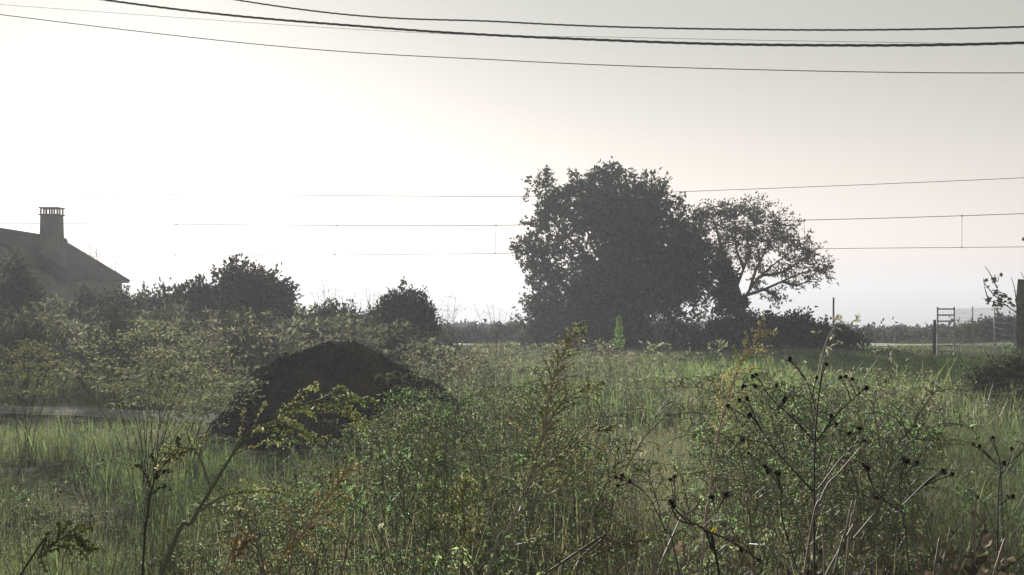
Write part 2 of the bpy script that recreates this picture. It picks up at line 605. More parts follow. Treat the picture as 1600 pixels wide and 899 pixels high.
def single(name, label, anchor, r, mat, cat="wire"):
    p = wire_pts(anchor, 160)
    g = Geo(); tube(g, p - p[0], r, (1, 1, 1), 5)
    v, f, c = g.arrays()
    o = link(name, make_mesh(name, v, f, c, True), mat, loc=tuple(p[0]))
    tag(o, label, cat)


single("overhead_wire", "thin plain wire sagging just below the twisted cables",
       [(-500, -40, 25), (340, 63, 23), (800, 95, 22), (1200, 109.5, 21), (1600, 114, 20), (2100, 105, 19)], .007, M_CABLE)
single("overhead_wire", "faint hair-thin wire running between the two twisted cables",
       [(-500, -30, 28), (540, 45, 26), (1000, 59, 25), (1400, 66.5, 24), (1600, 68.5, 24), (2100, 69, 23)], .0035, M_CABLE)
CD = lambda px: 66 - 12 * (px - 160) / 1440
single("feeder_wire", "thin wire highest of the three behind the large tree, above the railway line",
       [(q, y, CD(q)) for q, y in ((-700, 306), (240, 304.5), (800, 307), (1070, 299.5), (1600, 278), (2200, 246))], .012, M_COPPER)
mess = wire_pts([(q, y, CD(q)) for q, y in ((-700, 346), (160, 350), (530, 352.5), (800, 352), (1240, 344.5), (1600, 334), (2200, 310))], 200)
cont = wire_pts([(q, y, CD(q)) for q, y in ((-700, 407), (160, 401), (526, 398.5), (800, 396), (1280, 389), (1600, 386), (2200, 380))], 200)
root = thing("catenary_line", "railway contact line of two wires joined by thin droppers behind the trees", "railway wire", mess[0])
g = Geo(); tube(g, mess, .014, (1, 1, 1), 5); part("messenger_wire", g, M_COPPER, root, True)
g = Geo(); tube(g, cont, .011, (1, 1, 1), 5); part("contact_wire", g, M_COPPER, root, True)
for q in (278, 526, 771, 1015, 1259, 1503):
    d = CD(q)
    pm = mess[np.argmin(abs(mess[:, 0] / mess[:, 1] * F + 800 - q))]
    pc = cont[np.argmin(abs(cont[:, 0] / cont[:, 1] * F + 800 - q + 2))]
    g = Geo(); tube(g, [pc, (pm + pc) / 2, pm], .008, (1, 1, 1), 4)
    tube(g, [pm - [0, 0, .04], pm + [0, 0, .03]], .028, (1, 1, 1), 5); tube(g, [pc - [0, 0, .03], pc + [0, 0, .04]], .024, (1, 1, 1), 5)
    part("dropper", g, M_COPPER, root)
# bracket tip of a lamp that reaches into the frame on the right
p = W(1596, 374, 40)
root = thing("street_lamp", "lamp head on an arm just reaching in at the edge above the wooden post", "lamp", (p[0] + 2.2, 40, gz(p[0] + 2.2, 40)))
g = Geo(); tube(g, [(p[0] + 2.2, 40, gz(p[0] + 2.2, 40)), (p[0] + 2.2, 40, p[2] + .2)], [.07, .05], (1, 1, 1), 8); part("pole", g, M_METAL, root, True)
g = Geo(); tube(g, [(p[0] + 2.2, 40, p[2] + .2), (p[0] + 1.2, 40, p[2] + .14), (p[0] + .4, 40, p[2] + .03)], .03, (1, 1, 1), 6); part("arm", g, M_METAL, root, True)
g = Geo(); tube(g, smoothline([(p[0] + .45, 40, p[2] + .03), (p[0] + .25, 40, p[2] + .02), (p[0], 40, p[2])], 8), [.04, .06, .075, .08, .08, .075, .06, .03], (1, 1, 1), 8); part("lamp_head", g, M_METAL, root, True)

# ------------------------------------------------------------------ soil mound
def vnoise(x, y, seed=0):
    r = np.random.default_rng(seed)
    z = np.zeros_like(x)
    for k in range(26):
        fr = 1.5 * 1.22 ** k
        a = r.uniform(0, 6.28); ph = r.uniform(0, 6.28)
        z += np.sin((x * math.cos(a) + y * math.sin(a)) * fr + ph) / fr ** .9
    return z


def mound():
    d = 14.6
    cx = gx(545, d); cy_ = d
    n, m = 170, 150
    X, Y = np.meshgrid(np.linspace(-1.75, 1.75, n), np.linspace(-1.3, 1.5, m))
    # profile left/right along x from the photograph
    prof = np.interp(X, [-1.75, -1.5, -1.36, -1.295, -1.18, -1.08, -.98, -.764, -.664, -.498, -.33, -.23, .01, .16, .33, .56, .72, .92, 1.16, 1.4, 1.75],
                     [-.1, .0, .10, .22, .44, .62, .71, .84, .90, .925, .995, 1.03, 1.05, 1.01, .96, .88, .765, .65, .45, .2, -.1])
    yy = np.where(Y < 0, Y / 1.15, Y / 1.35)
    fall = np.clip(1 - np.abs(yy) ** 1.7, -.2, 1)
    Z = .94 * prof * np.clip(fall, 0, 1) - .12 * np.clip(np.abs(yy) - .85, 0, 1)
    Z += .030 * vnoise(X * 2.2, Y * 2.2, 3) * np.clip(prof * 2, .2, 1)
    Z += .012 * rng.normal(size=Z.shape)
    x, y = X + cx, Y + cy_
    z = Z + gz(x, y)
    root = thing("soil_mound", "dark heap of dug soil standing in the weeds", "soil mound", (cx, cy_, gz(cx, cy_)))
    ii, jj = np.meshgrid(np.arange(m - 1), np.arange(n - 1), indexing='ij'); a = (ii * n + jj).ravel()
    g = Geo(); g.add(np.stack([x, y, z], -1).reshape(-1, 3), np.vstack([np.stack([a, a + 1, a + n + 1], 1), np.stack([a, a + n + 1, a + n], 1)]), np.ones(4))
    part("heap", g, M_SOIL, root, False)
    g = Geo()
    k = rng.integers(0, n * m, 2600)
    pz = np.stack([x.ravel()[k], y.ravel()[k], z.ravel()[k]], 1)
    keep = Z.ravel()[k] > .01
    beads(g, pz[keep], R(.1, 1, keep.sum()) ** 4 * .07 + .012, np.ones((keep.sum(), 3)), OCT, 0)
    o = part("clods", g, M_SOIL, root); o["kind"] = "stuff"


mound()

# ------------------------------------------------------------------ trees and shrubs
def canopy(g, lobes, d, n_cl, per, L, Wd, col, cr, prof=LANCE, alpha=.35, shell=.45, depth_k=.8, jag=.12, col2=None, up=.0, hue=.1):
    """leaf sprays in the volume of lobes given as (px, py, rx, ry, distance offset)"""
    cen, rad, wt = [], [], []
    for q in lobes:
        px, py, rx, ry = q[:4]; off = q[4] if len(q) > 4 else 0.0
        dd = d + off
        cen.append(W(px, py, dd)); rad.append([rx / F * dd, (rx + ry) / 2 / F * dd * depth_k, ry / F * dd])
        wt.append((rx * ry) ** .9)
    cen, rad, wt = np.array(cen), np.array(rad), np.array(wt)
    k = rng.choice(len(cen), n_cl, p=wt / wt.sum())
    u = rand_dir(n_cl)
    r = R(0, 1, n_cl) ** shell * (1 + rng.normal(0, jag, n_cl))
    P = cen[k] + u * rad[k] * r[:, None]
    outw = norm(u * rad[k] + np.array([0, 0, up]))
    n = n_cl * per
    ci = np.repeat(np.arange(n_cl), per)
    # spray: leaves strung along a short twig that points outward
    t = R(-1, 1, n)
    off = outw[ci] * (t * cr * 1.5)[:, None] + rng.normal(0, cr * .45, (n, 3))
    base = P[ci] + off
    dirs = norm(outw[ci] * .7 + rng.normal(0, .7, (n, 3)))
    ccol = vary(col, n_cl, .3, hue)
    if col2 is not None:
        sel = R(0, 1, n_cl) < .3
        ccol[sel] = vary(col2, sel.sum(), .3, hue)
    lc = ccol[ci] * (1 + R(-.25, .25, n))[:, None]
    leaves(g, prof, base, dirs, rand_dir(n), L * R(.6, 1.3, n), Wd * R(.6, 1.3, n), lc, alpha)
    return P, outw, cen[k]


def twigs(g, P, A, r0, r1, col=(.06, .05, .04)):
    for p, a in zip(P, A):
        mid = (p + a) / 2 + rng.normal(0, .06, 3) * np.linalg.norm(p - a)
        tube(g, [a, mid, p], [r0, (r0 + r1) / 2, r1], col, 3)


def big_tree():
    d = 43.0
    x, y = gx(985, d), d
    root = thing("tree", "large dense dark evergreen tree, the tallest in the field", "tree", (x, y, gz(x, y) - .05))
    z0 = float(gz(x, y)) - .1
    g = Geo()
    tr = smoothline([(x, y, z0), (x + .05, y, 1.0), (x - .1, y + .1, 2.4), (x - .2, y, 4.2), (x - .45, y, 5.3)], 12)
    tube(g, tr, np.linspace(.27, .04, 12), (1, 1, 1), 9)
    part("trunk", g, M_BARK, root, True)
    limbs = [[(.0, 1.2), (-1.0, 2.3), (-2.3, 3.6), (-2.7, 4.3)], [(0, .8), (-1.4, 1.2), (-2.6, 2.2), (-3.2, 2.5)], [(-.1, 2.2), (.5, 3.2), (1.0, 3.9)], [(0, 1.4), (1.0, 2.0), (1.9, 2.4)],
             [(-.1, 1.8), (-1.0, 3.0), (-1.3, 4.6)], [(0, .5), (-1.5, .6), (-2.6, .9)], [(0, .8), (1.0, 1.0), (1.5, 1.1)]]
    for li in limbs:
        g = Geo()
        dy = np.linspace(0, R(-1.2, 1.2), len(li))
        q = smoothline([(x + a, y + e, b + .05) for (a, b), e in zip(li, dy)], 9)
        tube(g, q, np.linspace(.11, .02, 9), (1, 1, 1), 6)
        part("limb", g, M_BARK, root, True)
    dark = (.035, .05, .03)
    g = Geo()
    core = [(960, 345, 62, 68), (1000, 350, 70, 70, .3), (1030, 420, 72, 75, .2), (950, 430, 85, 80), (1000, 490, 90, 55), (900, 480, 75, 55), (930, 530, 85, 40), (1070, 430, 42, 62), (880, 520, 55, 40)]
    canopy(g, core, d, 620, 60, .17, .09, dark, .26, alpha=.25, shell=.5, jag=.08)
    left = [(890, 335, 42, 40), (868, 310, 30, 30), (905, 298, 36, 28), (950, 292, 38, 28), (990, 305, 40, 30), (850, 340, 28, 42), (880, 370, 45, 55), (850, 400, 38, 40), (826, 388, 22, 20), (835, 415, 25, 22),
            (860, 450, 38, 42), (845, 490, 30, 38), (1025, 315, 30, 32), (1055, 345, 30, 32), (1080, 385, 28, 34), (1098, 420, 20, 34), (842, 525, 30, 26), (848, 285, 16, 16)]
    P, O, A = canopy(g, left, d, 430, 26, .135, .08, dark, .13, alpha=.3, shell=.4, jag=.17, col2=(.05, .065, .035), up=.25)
    # upright shoots that break the outline
    sh = np.array([W(px, py, d) for px, py in [(932, 274), (945, 268), (968, 268), (985, 278), (1003, 284), (1018, 294), (1040, 300), (1062, 318), (1085, 350), (1010, 280), (862, 282), (892, 278), (838, 372), (812, 380), (808, 400), (822, 308), (840, 285), (958, 266)]])
    for q in sh:
        n = 36
        t = R(0, 1, n)
        dirv = norm(np.array([R(-.25, .25), R(-.2, .2), 1.0]))
        b = q + dirv * (t * .42 - .18)[:, None] + rng.normal(0, .035, (n, 3))
        leaves(g, LANCE, b, norm(dirv + rng.normal(0, .7, (n, 3))), rand_dir(n), R(.08, .14, n), R(.04, .07, n), vary(dark, n), .3)
    part("crown", g, M_TREE, root)
    g = Geo(); sel = rng.permutation(len(P))[:260]
    twigs(g, P[sel], A[sel], .018, .006)
    part("twigs", g, M_BARK, root)["kind"] = "stuff"


big_tree()


def open_tree():
    d = 44.5
    px0 = 1156
    x, y = gx(px0, d), d
    root = thing("tree", "smaller open-crowned tree with visible limbs and ivy-clad trunk, against the sky", "tree", (x, y, gz(x, y) - .05))
    z0 = float(gz(x, y)) - .1
    g = Geo()
    tr = smoothline([np.array([x, y, z0]), W(1157, 500, d), W(1153, 465, d), W(1140, 425, d), W(1128, 390, d), W(1118, 350, d)], 14)
    tube(g, tr, np.linspace(.24, .03, 14), (1, 1, 1), 9)
    part("trunk", g, M_BARK, root, True)
    L = [[(1158, 478), (1172, 452), (1190, 430), (1220, 405), (1245, 388)], [(1165, 462), (1195, 452), (1222, 440), (1258, 425), (1285, 422)], [(1150, 450), (1162, 420), (1172, 392), (1180, 350)],
         [(1172, 452), (1182, 420), (1200, 385), (1215, 352)], [(1145, 440), (1120, 415), (1098, 380), (1088, 340)], [(1190, 430), (1215, 428), (1240, 415), (1268, 395)],
         [(1150, 470), (1128, 462), (1105, 450), (1088, 452)], [(1162, 420), (1150, 385), (1150, 340)], [(1222, 440), (1245, 445), (1262, 440)], [(1195, 452), (1210, 462), (1218, 470)]]
    pts = []
    for li in L:
        g = Geo(); oy = R(-.5, .5)
        q = smoothline([W(a, b, d + oy * k / (len(li) - 1)) for k, (a, b) in enumerate(li)], 12)
        tube(g, q, np.linspace(.06, .012, 12), (1, 1, 1), 6)
        pts.append(q[3:])
        part("limb", g, M_BARK, root, True)
    pts = np.vstack(pts)
    g = Geo()
    dk = (.095, .085, .062)
    lob = [(1095, 340, 28, 26), (1128, 330, 34, 20), (1165, 325, 36, 18), (1200, 340, 34, 22), (1150, 360, 50, 30), (1195, 375, 45, 28), (1235, 370, 32, 26), (1258, 390, 24, 24), (1240, 405, 36, 16), (1275, 415, 26, 16),
           (1290, 425, 14, 16), (1265, 436, 24, 10), (1110, 385, 30, 28), (1210, 463, 20, 14), (1105, 440, 26, 22), (1095, 470, 22, 16), (1130, 400, 24, 30), (1175, 400, 26, 22), (1190, 425, 20, 14), (1225, 425, 22, 10), (1240, 445, 20, 8), (1180, 450, 10, 10)]
    P, O, A = canopy(g, lob, d, 900, 8, .115, .06, dk, .11, alpha=.45, shell=.5, jag=.16, col2=(.06, .06, .035))
    ivy = [(1138, 445, 16, 34), (1128, 425, 18, 18), (1130, 470, 14, 22), (1154, 495, 13, 34), (1145, 480, 14, 22), (1120, 460, 12, 12)]
    part("crown", g, M_TREE, root)
    g = Geo(); canopy(g, ivy, d, 120, 40, .11, .09, (.028, .042, .026), .1, prof=LANCE, alpha=.2, shell=.5)
    part("ivy", g, M_TREE, root)
    g = Geo()
    for p in P:
        a = pts[np.argmin(np.linalg.norm(pts - p, axis=1))]
        mid = (p + a) / 2 + rng.normal(0, .07, 3)
        tube(g, [a, mid, p], [.017, .011, .005], (1, 1, 1), 3)
    part("twigs", g, M_BARK, root)["kind"] = "stuff"


open_tree()


def shrub(label, lobes, d, n_cl, per, L=.12, Wd=.06, col=(.05, .065, .035), cr=.16, name="shrub", cat="shrub", stem_to=None, **kw):
    px = np.mean([q[0] for q in lobes]); x, y = gx(px, d), d
    root = thing(name, label, cat, (x, y, gz(x, y)))
    g = Geo(); P, O, A = canopy(g, lobes, d, n_cl, per, L, Wd, col, cr, **kw)
    part("foliage", g, M_TREE, root)
    g = Geo()
    b0 = np.array([x, y, float(gz(x, y)) - .05])
    for k in range(9):
        p = P[rng.integers(len(P))]
        b = b0 + np.array([(p[0] - x) * .55 + R(-.1, .1), R(-.1, .1), 0]); b[2] = float(gz(b[0], b[1])) - .05
        tube(g, smoothline([b, (b + p) / 2 + rng.normal(0, .05, 3), p], 6), np.linspace(.03, .008, 6), (1, 1, 1), 5)
    part("stems", g, M_BARK, root)["kind"] = "stuff"
    return root


GREY = (.07, .078, .05); DK = (.04, .05, .032)
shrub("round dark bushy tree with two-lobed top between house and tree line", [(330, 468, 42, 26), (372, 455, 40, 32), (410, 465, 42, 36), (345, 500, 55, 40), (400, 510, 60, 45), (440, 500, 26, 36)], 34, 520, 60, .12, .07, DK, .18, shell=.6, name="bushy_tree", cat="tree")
shrub("low dark bush just right of the house corner", [(258, 485, 32, 28), (275, 478, 22, 24), (235, 500, 30, 30), (265, 520, 45, 40)], 36, 150, 50, .12, .07, DK, .16)
shrub("grey bush under the house eave", [(150, 480, 40, 26), (195, 478, 22, 20), (120, 495, 45, 32), (180, 510, 40, 35)], 33, 170, 50, .11, .06, GREY, .15)
shrub("tall pale-leaved bush in front of the gable wall", [(30, 425, 18, 24), (20, 460, 34, 30), (45, 490, 45, 40), (5, 510, 50, 45)], 31, 200, 50, .11, .065, (.075, .085, .05), .14)
shrub("low rounded bush between the round bushy tree and the spiky shrub", [(505, 495, 26, 18), (535, 500, 38, 20), (560, 512, 25, 20), (520, 525, 50, 30)], 32, 170, 46, .09, .05, GREY, .12)
shrub("spiky dark shrub with upright shoots on the skyline", [(628, 480, 24, 26), (605, 495, 26, 26), (650, 490, 26, 26), (672, 510, 14, 22), (625, 520, 48, 30)], 30, 240, 40, .11, .04, DK, .11, up=.8)
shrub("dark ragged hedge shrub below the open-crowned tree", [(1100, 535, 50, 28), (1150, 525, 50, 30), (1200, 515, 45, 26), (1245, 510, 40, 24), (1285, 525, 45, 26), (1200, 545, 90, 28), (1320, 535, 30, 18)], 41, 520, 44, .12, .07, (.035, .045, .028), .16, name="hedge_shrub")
shrub("dark bush behind the mesh fence beside the wooden post", [(1560, 510, 30, 16), (1585, 515, 36, 22), (1535, 522, 24, 12), (1620, 510, 40, 25)], 52, 160, 44, .13, .08, (.04, .045, .035), .17)
shrub("pale twiggy bush behind the ladder frame", [(1515, 515, 16, 14), (1500, 522, 14, 12)], 50, 40, 22, .11, .05, (.10, .095, .075), .15)
shrub("dark bramble clump by the foot of the wooden post", [(1560, 585, 40, 26), (1600, 580, 50, 34), (1530, 600, 36, 22), (1590, 615, 50, 24), (1650, 590, 50, 30)], 18, 230, 26, .055, .03, (.085, .10, .06), .11, cat="bramble", name="bramble")

shrub("low grey bushes between the spiky shrub and the large tree, beyond the road", [(700, 522, 22, 14), (735, 526, 30, 13), (765, 528, 28, 12), (795, 522, 24, 16), (750, 535, 60, 10)], 54, 170, 36, .13, .08, (.045, .05, .038), .16)
SCR = (.115, .118, .10)
for label, lobes, dd in (("wide grey scrub bush at the left edge just beyond the track", [(20, 530, 55, 38), (75, 548, 50, 34), (-40, 540, 50, 38), (50, 520, 25, 30)], 22.5),
                         ("grey scrub bush directly behind the tall yellow-green flowering plant", [(165, 535, 42, 36), (210, 550, 40, 30), (130, 555, 35, 30), (185, 515, 22, 24)], 23),
                         ("grey scrub bush below the low dark bush by the house corner", [(270, 525, 42, 32), (240, 542, 40, 32), (305, 540, 35, 30), (255, 508, 20, 20)], 27),
                         ("pale scrub bush rising just left of the soil mound's top", [(380, 530, 42, 30), (420, 540, 40, 28), (350, 552, 35, 26), (365, 512, 20, 20)], 24),
                         ("pale scrub bush behind the soil mound, under the low rounded bush", [(490, 530, 40, 22), (535, 538, 40, 22), (460, 545, 35, 20)], 26),
                         ("pale scrub bush right of the soil mound under the spiky shrub", [(610, 540, 40, 20), (650, 548, 36, 20), (690, 556, 30, 16)], 25)):
    shrub(label, lobes, dd, 150, 34, .085, .018, SCR, .15, name="scrub_bush", up=.9, alpha=.15, jag=.25, col2=(.16, .155, .13))
# far coastal scrub as one mass on the bank
g = Geo()
n = 1500
bx, by = R(-75, 75, n), R(53, 118, n)
nl = 40
ci = np.repeat(np.arange(n), nl)
hh = R(.25, .8, n) * (.75 + .55 * np.sin(bx * .35 + 2 * np.sin(by * .1)) * np.sin(bx * .13 + 1) + .25 * np.sin(bx * .9))
hh = np.clip(hh, .12, 1.2)
hh[:60] = R(.8, 1.7, 60)
by[:60] = R(56, 90, 60)
off = np.clip(rng.normal(0, 1, (n * nl, 3)), -1.7, 1.7) * np.stack([hh[ci] * 1.3, hh[ci] * .8, hh[ci] * .30], 1)
base = np.stack([bx, by, gz(bx, by)], 1)[ci] + off + np.array([0, 0, .1])
leaves(g, LANCE, base, norm(rng.normal(0, 1, (n * nl, 3)) + [0, 0, .2]), rand_dir(n * nl), R(.15, .35, n * nl), R(.1, .22, n * nl), vary((.05, .055, .04), n * nl, .3), .1)
stuff("coastal_scrub", g, M_TREE, "low dark scrub on the bank before the sea")

# ------------------------------------------------------------------ fence, ladder frame, posts
def post(label, px, d, top, w, mat, round_=True, lean=0.0, name="fence_post"):
    x = gx(px, d); z0 = float(gz(x, d)) - .2; zt = W(px, top, d)[2]
    g = Geo()
    p = np.array([[0, 0, 0], [lean * .5, 0, (zt - z0) * .5], [lean, 0, zt - z0]])
    p = smoothline(p, 7); p[1:-1, :2] += rng.normal(0, w * .06, (5, 2))
    tube(g, p, w / 2 * np.array([1.05, 1.02, 1, .98, .97, .97, .93]), (1, 1, 1), 8)
    v, f, c = g.arrays()
    o = link(name, make_mesh(name, v, f, c, False), mat, loc=(x, d, z0))
    return tag(o, label, "post")


post("dark wooden post standing left of the ladder-like frame", 1460.5, 36, 500, .085, M_WOOD)
post("thick weathered wooden post at the right end of the mesh fence", 1597, 24, 437, .20, M_WOOD, lean=.02)
post("slim pole on the skyline right of the open-crowned tree", 1302.5, 40, 465, .055, M_WOOD)
post("short thin post behind the weeds in front of the pale road", 1357, 44, 506, .06, M_WOOD)
post("pale thin metal post touching the thick wooden post", 1585, 26, 500, .035, M_METAL, name="fence_stake")
post("short pale stake leaning at the foot of the thick wooden post", 1589, 23, 532, .05, M_METAL, name="fence_stake", lean=-.03)

d = 37.0
root = thing("ladder_frame", "narrow metal frame like a ladder with eight rungs by the mesh fence", "ladder", (gx(1477, d), d, gz(gx(1477, d), d)))
xl, xr = gx(1465, d), gx(1491, d)
zt, zb = W(1477, 480, d)[2], float(gz(xl, d)) - .05
for xx in (xl, xr):
    g = Geo(); box(g, (xx - .018, d - .018, zb), (xx + .018, d + .018, zt), (1, 1, 1)); part("side_rail", g, M_METAL, root)
for k, yy in enumerate((483, 492.5, 502, 511.5, 521, 530.5, 540, 549)):
    z = W(1477, yy, d)[2]
    g = Geo(); box(g, (xl + .0185, d - .016, z - .022), (xr - .0185, d + .016, z + .018), (1, 1, 1)); part("rung", g, M_METAL, root)
g = Geo()
for q in (1469.5, 1474, 1478.5, 1483, 1487):
    tube(g, [(gx(q, d), d + .03, zb), (gx(q, d), d + .03, zt - .1)], .004, (1, 1, 1), 4)
part("mesh", g, M_METAL, root)["kind"] = "stuff"

root = thing("mesh_fence", "fine wire mesh fence between the ladder frame and the wooden post", "fence", (gx(1540, 32), 32, gz(gx(1540, 32), 32)))
g = Geo()
A = np.array([gx(1493, 37), 37.0]); B = np.array([gx(1600, 25), 25.0])
Ln = np.linalg.norm(B - A)
topA, topB = 1.12, 1.32
for k in range(int(Ln / .11) + 1):
    t = k * .11 / Ln; q = A + (B - A) * t; z = float(gz(q[0], q[1])); zt = topA + (topB - topA) * t
    tube(g, [(q[0], q[1], z), (q[0] + .01, q[1], zt)], .0019, (1, 1, 1), 3)
for k in range(11):
    h = .06 + .105 * k
    pp = np.array([[*(A + (B - A) * t), float(gz(*(A + (B - A) * t))) + h * (1 + .15 * t)] for t in np.linspace(0, 1, 24)])
    tube(g, pp, .0019, (1, 1, 1), 3)
part("mesh", g, M_METAL, root)["kind"] = "stuff"
for t in (.33, .66):
    q = A + (B - A) * t
    g = Geo(); tube(g, [(q[0], q[1], gz(*q) - .1), (q[0], q[1], 1.22)], .014, (1, 1, 1), 6); part("stake", g, M_METAL, root)


# ------------------------------------------------------------------ plant templates (metres, base at the origin)
G_GREY = (.195, .24, .17); G_DK = (.11, .165, .09); G_OLIVE = (.185, .24, .135); TAN = (.40, .39, .33); RUST = (.50, .42, .33)
G_BRIGHT = (.12, .20, .065); DEAD = (.20, .155, .12); STEM = (.16, .155, .10); STEMDK = (.05, .043, .034); GRASS = (.17, .22, .11); STRAW = (.40, .37, .27)


def weed(H=1.0, nb=18, leaf=.038, col=G_GREY, bead=(.20, .19, .11), nbead=9, nleaf=10, droop=.6, lean=.12, wl=.42, stemc=STEM, prof=LANCE, spread=.24, seg=6):
    g, gl = Geo(), Geo()
    a = R(0, 6.28)
    top = np.array([math.cos(a), math.sin(a), 0]) * lean * H
    st = smoothline([(0, 0, 0), top * .15 + [0, 0, .35 * H], top * .5 + [0, 0, .72 * H], top + [0, 0, .96 * H], top * 1.7 + [0, 0, H * .97]], 9)
    tube(g, st, np.linspace(.0055, .0012, 9), stemc, 4)
    for k in range(nb):
        t = .15 + .83 * (k + R(0, 1)) / nb
        i = t * 8; p = st[int(i)] + (st[min(int(i) + 1, 8)] - st[int(i)]) * (i - int(i))
        az = k * 2.4 + R(-.4, .4)
        ln = H * (spread * (1 - t) + .09) * R(.7, 1.3)
        dr = np.array([math.cos(az), math.sin(az), R(.6, 1.1)])
        q = smoothline([p, p + norm(dr) * ln * .5, p + norm(dr * [1, 1, .4]) * ln * .85, p + norm(dr * [1, 1, .4]) * ln * .85 + np.array([math.cos(az) * .2, math.sin(az) * .2, -droop]) * ln * .35], seg + 1)
        tube(g, q, np.linspace(.0022, .0008, seg + 1), stemc, 3)
        tt = R(.1, 1, nleaf) * seg; ix = np.minimum(tt.astype(int), seg - 1)
        b = q[ix] + (q[ix + 1] - q[ix]) * (tt - ix)[:, None]
        dl = norm(norm(dr)[None] * .5 + rng.normal(0, .6, (nleaf, 3)) + [0, 0, -.15])
        leaves(gl, prof, b, dl, norm(rng.normal(0, .5, (nleaf, 3)) + [0, 0, .7]), leaf * R(.5, 1.3, nleaf) * H, leaf * wl * R(.7, 1.3, nleaf) * H, vary(np.array(col) * 1.15, nleaf, .45, .08), .66)
        if nbead:
            tt = (1 - R(0, 1, nbead) ** 1.6 * .7) * (seg - .01); ix = tt.astype(int)
            b = q[ix] + (q[ix + 1] - q[ix]) * (tt - ix)[:, None] + rng.normal(0, .004, (nbead, 3))
            beads(gl, b, .0068 * H, vary(np.array(bead) * 1.15, nbead, .35, .05), TET, .6)
    return g, gl


def broadleaf(H=.5, n=26, leaf=.05, col=G_BRIGHT):
    g, gl = Geo(), Geo()
    for k in range(7):
        az = R(0, 6.28); hh = H * R(.5, 1.0); sp = R(.1, .35) * H
        q = smoothline([(0, 0, 0), (math.cos(az) * sp * .4, math.sin(az) * sp * .4, hh * .6), (math.cos(az) * sp, math.sin(az) * sp, hh)], 6)
        tube(g, q, np.linspace(.003, .001, 6), (.07, .10, .035), 3)
        m = n // 7 + 1
        tt = R(.35, 1, m) * 4.99; ix = tt.astype(int)
        b = q[ix] + (q[ix + 1] - q[ix]) * (tt - ix)[:, None]
        dl = norm(rng.normal(0, 1, (m, 3)) * [1, 1, .4] + [0, 0, .1])
        b2 = b + dl * .03
        leaves(gl, ROUND, b2, dl, norm(rng.normal(0, .45, (m, 3)) + [0, 0, 1]), leaf * R(.5, 1.25, m), leaf * R(.6, 1.1, m), vary(col, m, .3, .12), .55)
    return g, gl


def tuft(n=22, H=.35, w=.005, col=GRASS, spread=.10, bend=.5, seg=3, alpha=.5):
    g = Geo()
    az = R(0, 6.28, n); h = H * R(.45, 1.1, n); b = bend * R(.2, 1.2, n)
    base = np.stack([rng.normal(0, spread, n), rng.normal(0, spread, n), np.full(n, -.02)], 1)
    dx = np.stack([np.cos(az), np.sin(az), np.zeros(n)], 1); sx = np.stack([-np.sin(az), np.cos(az), np.zeros(n)], 1)
    ts = np.linspace(0, 1, seg + 1)
    vv = []
    for t in ts:
        c = base + dx * (h * b * t ** 2)[:, None] + np.array([0, 0, 1.]) * (h * t * (1 - .35 * b * t))[:, None]
        ww = w * (1 - t) ** .7 * .5 * R(.7, 1.3, n)
        vv += [c - sx * ww[:, None], c + sx * ww[:, None]]
    v = np.stack(vv, 1); k = v.shape[1]
    T = []
    for s_ in range(seg):
        a = s_ * 2
        T += [[a, a + 1, a + 3], [a, a + 3, a + 2]] if s_ < seg - 1 else [[a, a + 1, a + 2]]
    f = np.array(T)[None] + (np.arange(n) * k)[:, None, None]
    c = np.repeat(np.hstack([vary(col, n, .3, .1), np.full((n, 1), alpha)]), k, 0)
    g.add(v.reshape(-1, 3), f.reshape(-1, 3), c)
    return g.arrays()


def dead_clump(H=.8, nb=26):
    """dry brown stems with curled dead leaves"""
    g, gl = Geo(), Geo()
    for k in range(nb):
        az = R(0, 6.28); el = R(.5, 1.4); ln = H * R(.5, 1.1)
        dr = np.array([math.cos(az) * math.cos(el), math.sin(az) * math.cos(el), math.sin(el)])
        q = smoothline([(0, 0, 0), dr * ln * .5 + rng.normal(0, .03, 3), dr * ln + rng.normal(0, .05, 3) - [0, 0, .1 * ln]], 7)
        cs = [(.20, .155, .11), STEMDK, (.26, .21, .16), (.11, .08, .06)][k % 4]
        tube(g, q, np.linspace(.0042, .0014, 7), cs, 4)
        m = 22
        tt = R(.2, 1, m) * 5.99; ix = tt.astype(int)
        b = q[ix] + (q[ix + 1] - q[ix]) * (tt - ix)[:, None]
        leaves(gl, CURL, b, rand_dir(m), rand_dir(m), R(.02, .05, m), R(.015, .03, m), vary([DEAD, (.31, .25, .195), (.10, .08, .062)][k % 3], m, .4, .06), .12)
    return g, gl


def seedhead_stems(g, gh, paths, r=.004, head=.011, nh=5, col=STEMDK):
    """branching dark stems; heads = dark spiky balls with pale bracts"""
    for q in paths:
        tube(g, q, np.linspace(r, r * .45, len(q)), col, 5)


def seed_head(g, p, size):
    n = 26
    dd = rand_dir(n)
    leaves(g, LANCE, np.repeat(p[None], n, 0), dd, rand_dir(n), size * R(.6, 1.1, n), size * .5, vary((.022, .018, .015), n, .4), .05)
    beads(g, p[None], size * 1.15, np.array([[.018, .015, .013]]), OCT, 0)
    n = 6
    leaves(g, LANCE, np.repeat((p - [0, 0, size * .4])[None], n, 0), norm(rng.normal(0, 1, (n, 3)) * [1, 1, .5]), rand_dir(n), size * R(.9, 1.6, n), size * .35, vary((.16, .13, .09), n, .4), .1)


def whole(pair):
    g = Geo()
    for q in pair:
        g.add(*q.arrays())
    return g.arrays()


